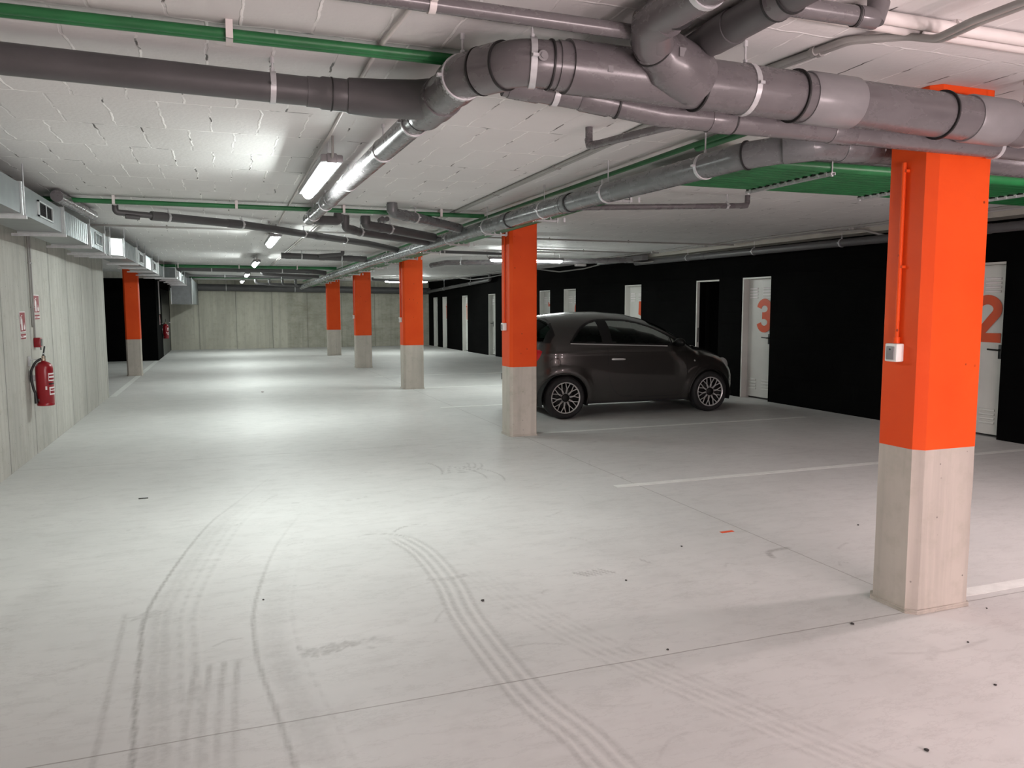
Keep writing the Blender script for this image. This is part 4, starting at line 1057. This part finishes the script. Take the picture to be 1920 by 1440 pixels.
CX, CY = 4.255, 10.27
WB = 2.26; XR, XF = -.545, 2.985
ztp = [(-.545, .50), (-.538, .62), (-.52, .74), (-.485, .86), (-.44, .97), (-.37, 1.10), (-.28, 1.235), (-.19, 1.335), (-.10, 1.378), (.05, 1.400), (.35, 1.425), (.75, 1.432), (1.10, 1.408), (1.40, 1.345), (1.65, 1.255), (1.85, 1.145), (2.03, 1.02), (2.12, .965),
       (2.25, .935), (2.45, .885), (2.62, .825), (2.76, .745), (2.86, .66), (2.93, .57), (2.97, .49), (2.985, .42)]
_xx = np.linspace(XR, XF, 1200); _zz = np.interp(_xx, *zip(*ztp))
def _sm(z, w):
    k = np.hanning(w); k /= k.sum(); pad = np.pad(z, w//2, mode='edge'); return np.convolve(pad, k, 'valid')[:len(z)]
_zs = _sm(_zz, 41); e = np.clip(np.minimum((_xx-XR), (XF-_xx))/.06, 0, 1); _zs = _zz*(1-e)+_zs*e
def ZT(x): return np.interp(x, _xx, _zs)
def ZB(x): return np.interp(x, [-.545, -.50, -.35, .1, 2.3, 2.7, 2.9, 2.985], [.34, .25, .22, .19, .185, .17, .20, .30])
def WID(x):
    c = 1.15
    u = np.abs(x-c)/np.where(x < c, c-XR, XF-c)
    p_ = np.where(x < c, 6.5, 4.2)
    return .80*np.clip(1-np.clip(u, 0, 1)**p_, 0, 1)**(1/2.3)*np.where(x < c, 1-.045*np.clip((c-x)/1.7, 0, 1)**2, 1-.03*np.clip((x-c)/1.7, 0, 1)**2)
def car_section(x, v):
    """arrays x, v in 0..1 -> y (>=0), z"""
    zt, zb, w = ZT(x), ZB(x), WID(x)
    zs = np.minimum(.60, zb+(zt-zb)*.5)
    g = np.clip((zt-.95)/.3, 0, 1)                 # greenhouse factor
    n = 2.5+.75*g; m = 3.0-.75*g
    lo = v < .22
    vl = np.clip(v/.22, 0, 1); th = np.clip((v-.22)/.78, 0, 1)*PI/2
    s = np.sin(th)**(2/n); cth = np.clip(np.cos(th), 0, 1)**(2/m)
    z = np.where(lo, zb+(zs-zb)*vl, zs+(zt-zs)*s)
    tuck = 1-.075*(1-vl)**2.2
    y = np.where(lo, w*tuck, w*cth)
    # shoulder crease and flared arches
    sh = np.exp(-((z-.875)/.022)**2)*.006*np.clip(1-g*0, 0, 1)*(y > .3)
    for cx in (0, WB):
        d = np.hypot(x-cx, z-.28); y = y+np.where((y > .4), .022*np.exp(-((d-.37)/.055)**2), 0)
    return y+sh, z
def ysurf(x, z):
    v = np.linspace(0, 1, 400); yy, zz = car_section(np.full_like(v, x), v)
    return float(np.interp(z, zz, yy))
def pinpoly(px, py, poly):
    poly = np.array(poly); ins = np.zeros(px.shape, bool); n = len(poly); j = n-1
    for i in range(n):
        xi, yi = poly[i]; xj, yj = poly[j]
        c = ((yi > py) != (yj > py)) & (px < (xj-xi)*(py-yi)/(yj-yi+1e-12)+xi); ins ^= c; j = i
    return ins
def dpoly(px, py, poly, closed=True):
    poly = np.array(poly); n = len(poly); best = np.full(px.shape, 9.)
    for i in range(n if closed else n-1):
        a, b_ = poly[i], poly[(i+1) % n]; d = b_-a; u = np.clip(((px-a[0])*d[0]+(py-a[1])*d[1])/(d@d+1e-12), 0, 1)
        best = np.minimum(best, np.hypot(px-a[0]-u*d[0], py-a[1]-u*d[1]))
    return best
def spl(pts, n=8):
    p = np.array(pts, float); out = []
    for k in range(len(p)-1):
        p0, p1, p2, p3 = p[max(k-1, 0)], p[k], p[k+1], p[min(k+2, len(p)-1)]
        for u in np.linspace(0, 1, n, endpoint=False): out.append(.5*((2*p1)+(-p0+p2)*u+(2*p0-5*p1+4*p2-p3)*u*u+(-p0+3*p1-3*p2+p3)*u**3))
    out.append(p[-1]); return [tuple(q) for q in out]
def build_car():
    root = thing('car', 'small dark grey three-door hatchback parked nose to the black wall', 'car', (CX+1.2, CY, 0))
    tt = np.linspace(0, 1, 430); xs = XR+(XF-XR)*(tt-.055*np.sin(2*PI*tt)/1.0*.9)
    xs[0] = XR; xs[-1] = XF
    vs = np.linspace(0, 1, 120); X, Vv = np.meshgrid(xs, vs, indexing='ij')
    Y, Z = car_section(X, Vv)
    nx, nv = X.shape
    full = np.concatenate([np.stack([X, -Y, Z], -1), np.stack([X, Y, Z], -1)[:, ::-1][:, 1:]], 1); nf = full.shape[1]
    co = full.reshape(-1, 3)
    i = (np.arange(nx-1)[:, None]*nf+np.arange(nf-1)[None]); quads = np.stack([i, i+nf, i+nf+1, i+1], -1).reshape(-1, 4)
    fc = co[quads].mean(1); fx, fy, fz = fc.T; ay = np.abs(fy)
    W = WID(fx)+1e-6; zt = ZT(fx)
    dlo = spl([(.085, 1.025), (.13, 1.085), (.22, 1.18), (.34, 1.262), (.50, 1.315), (.70, 1.332), (.95, 1.325), (1.20, 1.283), (1.42, 1.212), (1.62, 1.115), (1.78, 1.02), (1.84, .965)])+[(1.84, .948), (.085, 1.008)]
    side = ay > .25
    in_dlo = pinpoly(fx, fz, dlo) & side
    dd = dpoly(fx, fz, dlo)
    pill = (fx > .545-.02*(fz-1)) & (fx < .70) & in_dlo
    cls = np.zeros(len(quads), int)                 # 0 body
    cls[in_dlo] = 6
    cls[in_dlo & (dd > .028) & ~pill & (fx > .70) & ~((fx > 1.64) & (fx < 1.665))] = 2
    cls[in_dlo & (dd > .028) & ~pill & (fx <= .70)] = 3
    # windscreen and rear glass
    ws = (fx > 1.40) & (fx < 2.08) & (fz > .93) & ~in_dlo & (ay/W < np.interp(fx, [1.40, 2.08], [.66, .80])) & (fz > zt-.30)
    cls[ws] = 4
    rw = (fx < -.135) & (fz > 1.035) & (fz < 1.325) & (ay < np.interp(fz, [1.0, 1.33], [.60, .52]))
    rwe = (fx < -.10) & (fz > 1.015) & (fz < 1.345) & (ay < np.interp(fz, [1.0, 1.33], [.66, .60])) & ~rw
    cls[rwe] = 6; cls[rw] = 5
    tail = [(-.56, .915), (-.30, .925), (-.275, .905), (-.32, .80), (-.40, .705), (-.47, .70), (-.56, .73)]
    tl = pinpoly(fx, fz, tail) & (ay > .44); cls[tl] = 7
    doorp = [(.625, .962), (.622, .80), (.632, .62), (.66, .47), (.72, .36), (.80, .30), (.90, .272), (1.20, .262), (1.76, .258), (1.83, .30), (1.865, .42), (1.875, .62), (1.86, .80), (1.85, .93)]
    ind = pinpoly(fx, fz, doorp+[(1.85, .945)]) & side & (cls == 0); dl = dpoly(fx, fz, doorp, False)
    cls[ind] = 1
    seam = (dl < .0062) & side & (fz < .955) & ((cls == 0) | (cls == 1)); cls[seam] = 8
    fl = np.abs(np.hypot(fx+.125, fz-.757)-.066); cls[(fl < .0048) & (fy < 0) & (cls == 0)] = 8
    # boot lid and bumper seams, lower black sill
    bs = dpoly(fx, fz, [(-.10, 1.31), (-.22, 1.02), (-.33, .93), (-.36, .68), (-.545, .66)], False); cls[(bs < .005) & side & (cls == 0)] = 8
    cls[(fz < ZB(fx)+.035) & (cls == 0)] = 8
    for cx in (0, WB): 
        hole = (np.hypot(fx-cx, fz-.275) < .335) & (ay > .30); cls[hole] = -1
    def sub(idx):
        q = quads[idx]; u, inv = np.unique(q.ravel(), return_inverse=True); me = bpy.data.meshes.new('m')
        me.from_pydata((co[u]+np.array([CX, CY, 0])).tolist(), [], inv.reshape(-1, 4).tolist()); return me
    def part(name, sel, mats, parent=root, label=None, mi=None):
        me = sub(np.where(sel)[0])
        if mi is not None: me.polygons.foreach_set('material_index', mi.astype(np.int32))
        bm = B(); bm.from_mesh(me); bpy.data.meshes.remove(me)
        bmesh.ops.remove_doubles(bm, verts=bm.verts[:], dist=1e-5)
        return obj(name, bm, mats, parent, 50, label)
    bodysel = (cls == 0) | (cls == 8)
    body = part('body', bodysel, [M['paint'], M['gasket']], mi=(cls[bodysel] == 8).astype(int))
    for s, nm in ((-1, 'near'), (1, 'far')):
        f = (fy*s > 0)
        dr = part('door', (cls == 1) & f, M['paint'])
        part('side_window', (cls == 2) & f, M['glass']); part('quarter_window', (cls == 3) & f, M['glass'])
        part('window_surround', (cls == 6) & f & (fx > -.05), M['trim_black'], label='black window surround')
        part('tail_light', (cls == 7) & f, M['tail'], label='red tail light')
        b = B(); sweep(b, [(CX+x, CY+s*(ysurf(x, z)+.003), z) for x, z in zip(np.linspace(.09, 1.56, 24), np.linspace(1.008, .952, 24))], .0075, 6)
        obj('chrome_strip', b, M['chrome'], root, 40, 'chrome strip under the side windows')
        hx = .665; b = B(); yh = CY+s*(ysurf(hx+.1, .79)+.018)
        sweep(b, [(CX+hx, yh, .790), (CX+hx+.02, yh+s*.006, .791), (CX+hx+.17, yh+s*.006, .789), (CX+hx+.205, yh, .787)], [.010, .015, .015, .009], 10)
        obj('door_handle', b, M['chrome'], dr, 40, 'chrome door handle')
        b = B(); bmesh.ops.create_uvsphere(b, u_segments=20, v_segments=12, radius=1)
        for v in b.verts: v.co = Vector((v.co.x*.065, v.co.y*.10, v.co.z*.062))
        bmesh.ops.translate(b, verts=b.verts[:], vec=(CX+1.74, CY+s*(ysurf(1.74, 1.0)+.10), 1.0)); 
        sweep(b, [(CX+1.74, CY+s*(ysurf(1.74, .97)-.01), .965), (CX+1.74, CY+s*(ysurf(1.74, .97)+.06), .975)], .022, 10)
        obj('wing_mirror', b, M['trim_black'], root, 40)
        b = B(); bmesh.ops.create_uvsphere(b, u_segments=12, v_segments=8, radius=.016); bmesh.ops.translate(b, verts=b.verts[:], vec=(CX+2.005, CY+s*(ysurf(2.005, .737)-.006), .737)); obj('side_repeater', b, M['lens'], root, 40)
        b = B(); bmesh.ops.create_uvsphere(b, u_segments=24, v_segments=14, radius=1)
        for v in b.verts: v.co = Vector((v.co.x*.075, v.co.y*.075, v.co.z*.095))
        hy = ysurf(2.66, .66)-.062; bmesh.ops.rotate(b, verts=b.verts[:], cent=(0, 0, 0), matrix=Matrix.Rotation(-.35, 3, 'Y'))
        bmesh.ops.translate(b, verts=b.verts[:], vec=(CX+2.66, CY+s*hy, .66)); obj('headlight', b, M['lens'], root, 40)
        for cx in (0, WB):
            # arch lip and dark wheel well
            b = B(); a0, a1 = -.06*PI, 1.06*PI
            pts = []
            for a in np.linspace(a0, a1, 40):
                px, pz = cx+.337*math.cos(a), .275+.337*math.sin(a)
                if pz > ZB(px)+.0: pts.append((CX+px, CY+s*(ysurf(px, pz)-.004), pz))
            sweep(b, pts, .010, 8); obj('wheel_arch_lip', b, M['paint'], root, 40)
            b = B(); v0, v1 = [], []
            for a in np.linspace(-.1*PI, 1.1*PI, 30):
                px, pz = CX+cx+.345*math.cos(a), .275+.345*math.sin(a)
                v0.append(b.verts.new((px, CY+s*.775, pz))); v1.append(b.verts.new((px, CY+s*.50, pz)))
            for k in range(29): b.faces.new((v0[k], v0[k+1], v1[k+1], v1[k]))
            b.faces.new(v1); obj('wheel_well', b, M['dark'], root)
            wheel(root, CX+cx, CY+s*.785, s)
    part('windscreen', cls == 4, M['glass']); part('rear_window', cls == 5, M['glass'])
    part('rear_window_surround', (cls == 6) & (fx < -.05), M['trim_black'], label='black edge of the rear window')
    # spoiler lip over the rear glass
    b = B(); sweep(b, [(CX-.20+.05*(abs(y)/.5)**2, CY+y, 1.352-.10*(abs(y)/.6)**3) for y in np.linspace(-.56, .56, 24)], .012, 8); obj('roof_spoiler', b, M['paint'], root, 40)
    # floor pan
    b = B(); bbox(b, CX-.38, CX+2.75, CY-.62, CY+.62, .19, .30, .03); obj('underbody', b, M['dark'], root)
    # interior
    for sy in (-.34, .34):
        b = B(); bbox(b, CX+.75, CX+1.25, CY+sy-.24, CY+sy+.24, .42, .60, .05, 3)
        t = B(); bbox(t, -.07, .07, -.23, .23, 0, .60, .05, 3); bmesh.ops.rotate(t, verts=t.verts[:], cent=(0, 0, 0), matrix=Matrix.Rotation(-.30, 3, 'Y')); bmesh.ops.translate(t, verts=t.verts[:], vec=(CX+.84, CY+sy, .52)); merge(b, t)
        t = B(); bmesh.ops.create_uvsphere(t, u_segments=20, v_segments=12, radius=1)
        for v in t.verts: v.co = Vector((v.co.x*.055, v.co.y*.125, v.co.z*.095))
        bmesh.ops.translate(t, verts=t.verts[:], vec=(CX+.64, CY+sy, 1.19)); merge(b, t)
        sweep(b, [(CX+.66, CY+sy-.05, 1.05), (CX+.645, CY+sy-.05, 1.15)], .008, 8); sweep(b, [(CX+.66, CY+sy+.05, 1.05), (CX+.645, CY+sy+.05, 1.15)], .008, 8)
        obj('front_seat', b, M['seat'], root, 40)
    b = B(); bbox(b, CX-.05, CX+.40, CY-.52, CY+.52, .42, .62, .05, 3); bbox(b, CX-.22, CX-.05, CY-.54, CY+.54, .50, .98, .05, 3); obj('rear_bench', b, M['seat'], root, 40)
    b = B(); bbox(b, CX+1.62, CX+2.05, CY-.66, CY+.66, .55, .92, .06, 3); obj('dashboard', b, M['seat'], root, 40)
    b = B(); c = Vector((CX+1.52, CY+.34, .90)); R_ = Matrix.Rotation(.45, 3, 'Y')
    sweep(b, [c+R_ @ Vector((0, .175*math.cos(a), .175*math.sin(a))) for a in np.linspace(0, 2*PI, 28)], .014, 8)
    for a in (0, PI, -PI/2): sweep(b, [c, c+R_ @ Vector((0, .17*math.cos(a), .17*math.sin(a)))], .014, 6)
    sweep(b, [c, c+Vector((.16, 0, -.06))], .03, 8)
    obj('steering_wheel', b, M['seat'], root, 40)
    # rear bumper plate and exhaust seen from the side step
    b = B(); bbox(b, CX-.549, CX-.535, CY-.24, CY+.24, .47, .56, .004); obj('number_plate_mount', b, M['trim_black'], root)
def wheel(root, x, y, s):
    """s=-1 near side; wheel axis along y, outer face at y+s*0.01"""
    Rr, rim, zc = .288, .208, .288
    out = y+s*.005; w = .18
    prof = [(rim, 0.004), (rim+.012, -.004), (rim+.045, -.006), (Rr-.022, .004), (Rr-.006, .018), (Rr, .035), (Rr, .055), (Rr-.007, .057), (Rr-.007, .063), (Rr, .065), (Rr, .10), (Rr-.007, .102), (Rr-.007, .108), (Rr, .11), (Rr, .145), (Rr-.010, .165), (Rr-.03, .176), (rim, .176)]
    def rev(b, prof, seg=56, cap=False):
        rings = [[b.verts.new((x+r*math.cos(2*PI*k/seg), out-s*d, zc+r*math.sin(2*PI*k/seg))) for k in range(seg)] for r, d in prof]
        for a, c in zip(rings, rings[1:]):
            for k in range(seg): b.faces.new((a[k], a[(k+1) % seg], c[(k+1) % seg], c[k]))
        if cap: b.faces.new(rings[0]); b.faces.new(rings[-1])
    b = B(); rev(b, prof); tyre = obj('wheel', b, M['tyre'], root, 30)
    b = B(); rev(b, [(rim+.004, .002), (rim-.002, -.002), (rim-.010, .002), (rim-.012, .02)])
    def bar(r0, a0, r1, a1, w0, w1, d0, d1):
        p0 = Vector((r0*math.cos(a0), 0, r0*math.sin(a0))); p1 = Vector((r1*math.cos(a1), 0, r1*math.sin(a1)))
        dirv = (p1-p0).normalized(); n = Vector((-dirv.z, 0, dirv.x)); v = []
        for p, ww, d in ((p0, w0, d0), (p1, w1, d1)):
            for sg in (-1, 1):
                for dep in (0, .014): v.append(b.verts.new((x+p.x+n.x*ww*sg, out-s*(d+dep), zc+p.z+n.z*ww*sg)))
        for f in ((0, 2, 3, 1), (4, 5, 7, 6), (0, 1, 5, 4), (2, 6, 7, 3), (0, 4, 6, 2), (1, 3, 7, 5)): b.faces.new([v[i] for i in f])
    for k in range(10):
        a = 2*PI*k/10+.15
        h = math.radians
        bar(.055, a-h(9), .130, a-h(1), .0035, .0040, .012, .006); bar(.055, a+h(9), .130, a+h(1), .0035, .0040, .012, .006)
        bar(.120, a-h(1), rim-.006, a-h(10), .0045, .0042, .006, .002); bar(.120, a+h(1), rim-.006, a+h(10), .0045, .0042, .006, .002)
    obj('alloy_rim', b, M['alloy'], tyre, 30, 'silver multi-spoke rim')
    b = B(); rev(b, [(.001, .10), (.150, .10), (rim-.01, .06), (rim-.008, .02)]); obj('rim_barrel', b, M['trim_black'], tyre, 30)
    b = B(); rev(b, [(.001, .085), (.125, .085), (.125, .095)]); obj('brake_disc', b, M['black_metal'], tyre, 30)
    b = B(); rev(b, [(.001, -.010), (.035, -.008), (.052, .0), (.056, .012), (.056, .05)]); cap_ = obj('hub_cap', b, M['trim_black'], tyre, 40)
build_car()

# ------------------------------------------------------------------ world, camera, exposure
w = bpy.data.worlds.new('World'); scene.world = w; w.use_nodes = True
w.node_tree.nodes['Background'].inputs[0].default_value = (.5, .5, .5, 1); w.node_tree.nodes['Background'].inputs[1].default_value = 0.0
cam = bpy.data.cameras.new('camera'); co_ = bpy.data.objects.new('camera', cam); C.objects.link(co_)
F_, YAW, PIT, ROL = 1468.22, .352721, .0973754, .002088
cam.sensor_width = 36; cam.sensor_fit = 'HORIZONTAL'; cam.lens = F_/1920*36; cam.clip_start = .02
f = Vector((math.sin(YAW)*math.cos(PIT), math.cos(YAW)*math.cos(PIT), -math.sin(PIT)))
r = Vector((math.cos(YAW), -math.sin(YAW), 0)); d = f.cross(r)
r2 = r*math.cos(ROL)+d*math.sin(ROL); d2 = -r*math.sin(ROL)+d*math.cos(ROL)
mt = Matrix((r2, -d2, -f)).transposed().to_4x4(); mt.translation = (0, 0, 1.49)
co_.matrix_world = mt
scene.camera = co_
scene.view_settings.view_transform = 'Standard'; scene.view_settings.look = 'None'
scene.view_settings.gamma = 1; scene.view_settings.use_curve_mapping = False
scene.view_settings.exposure = 0.0
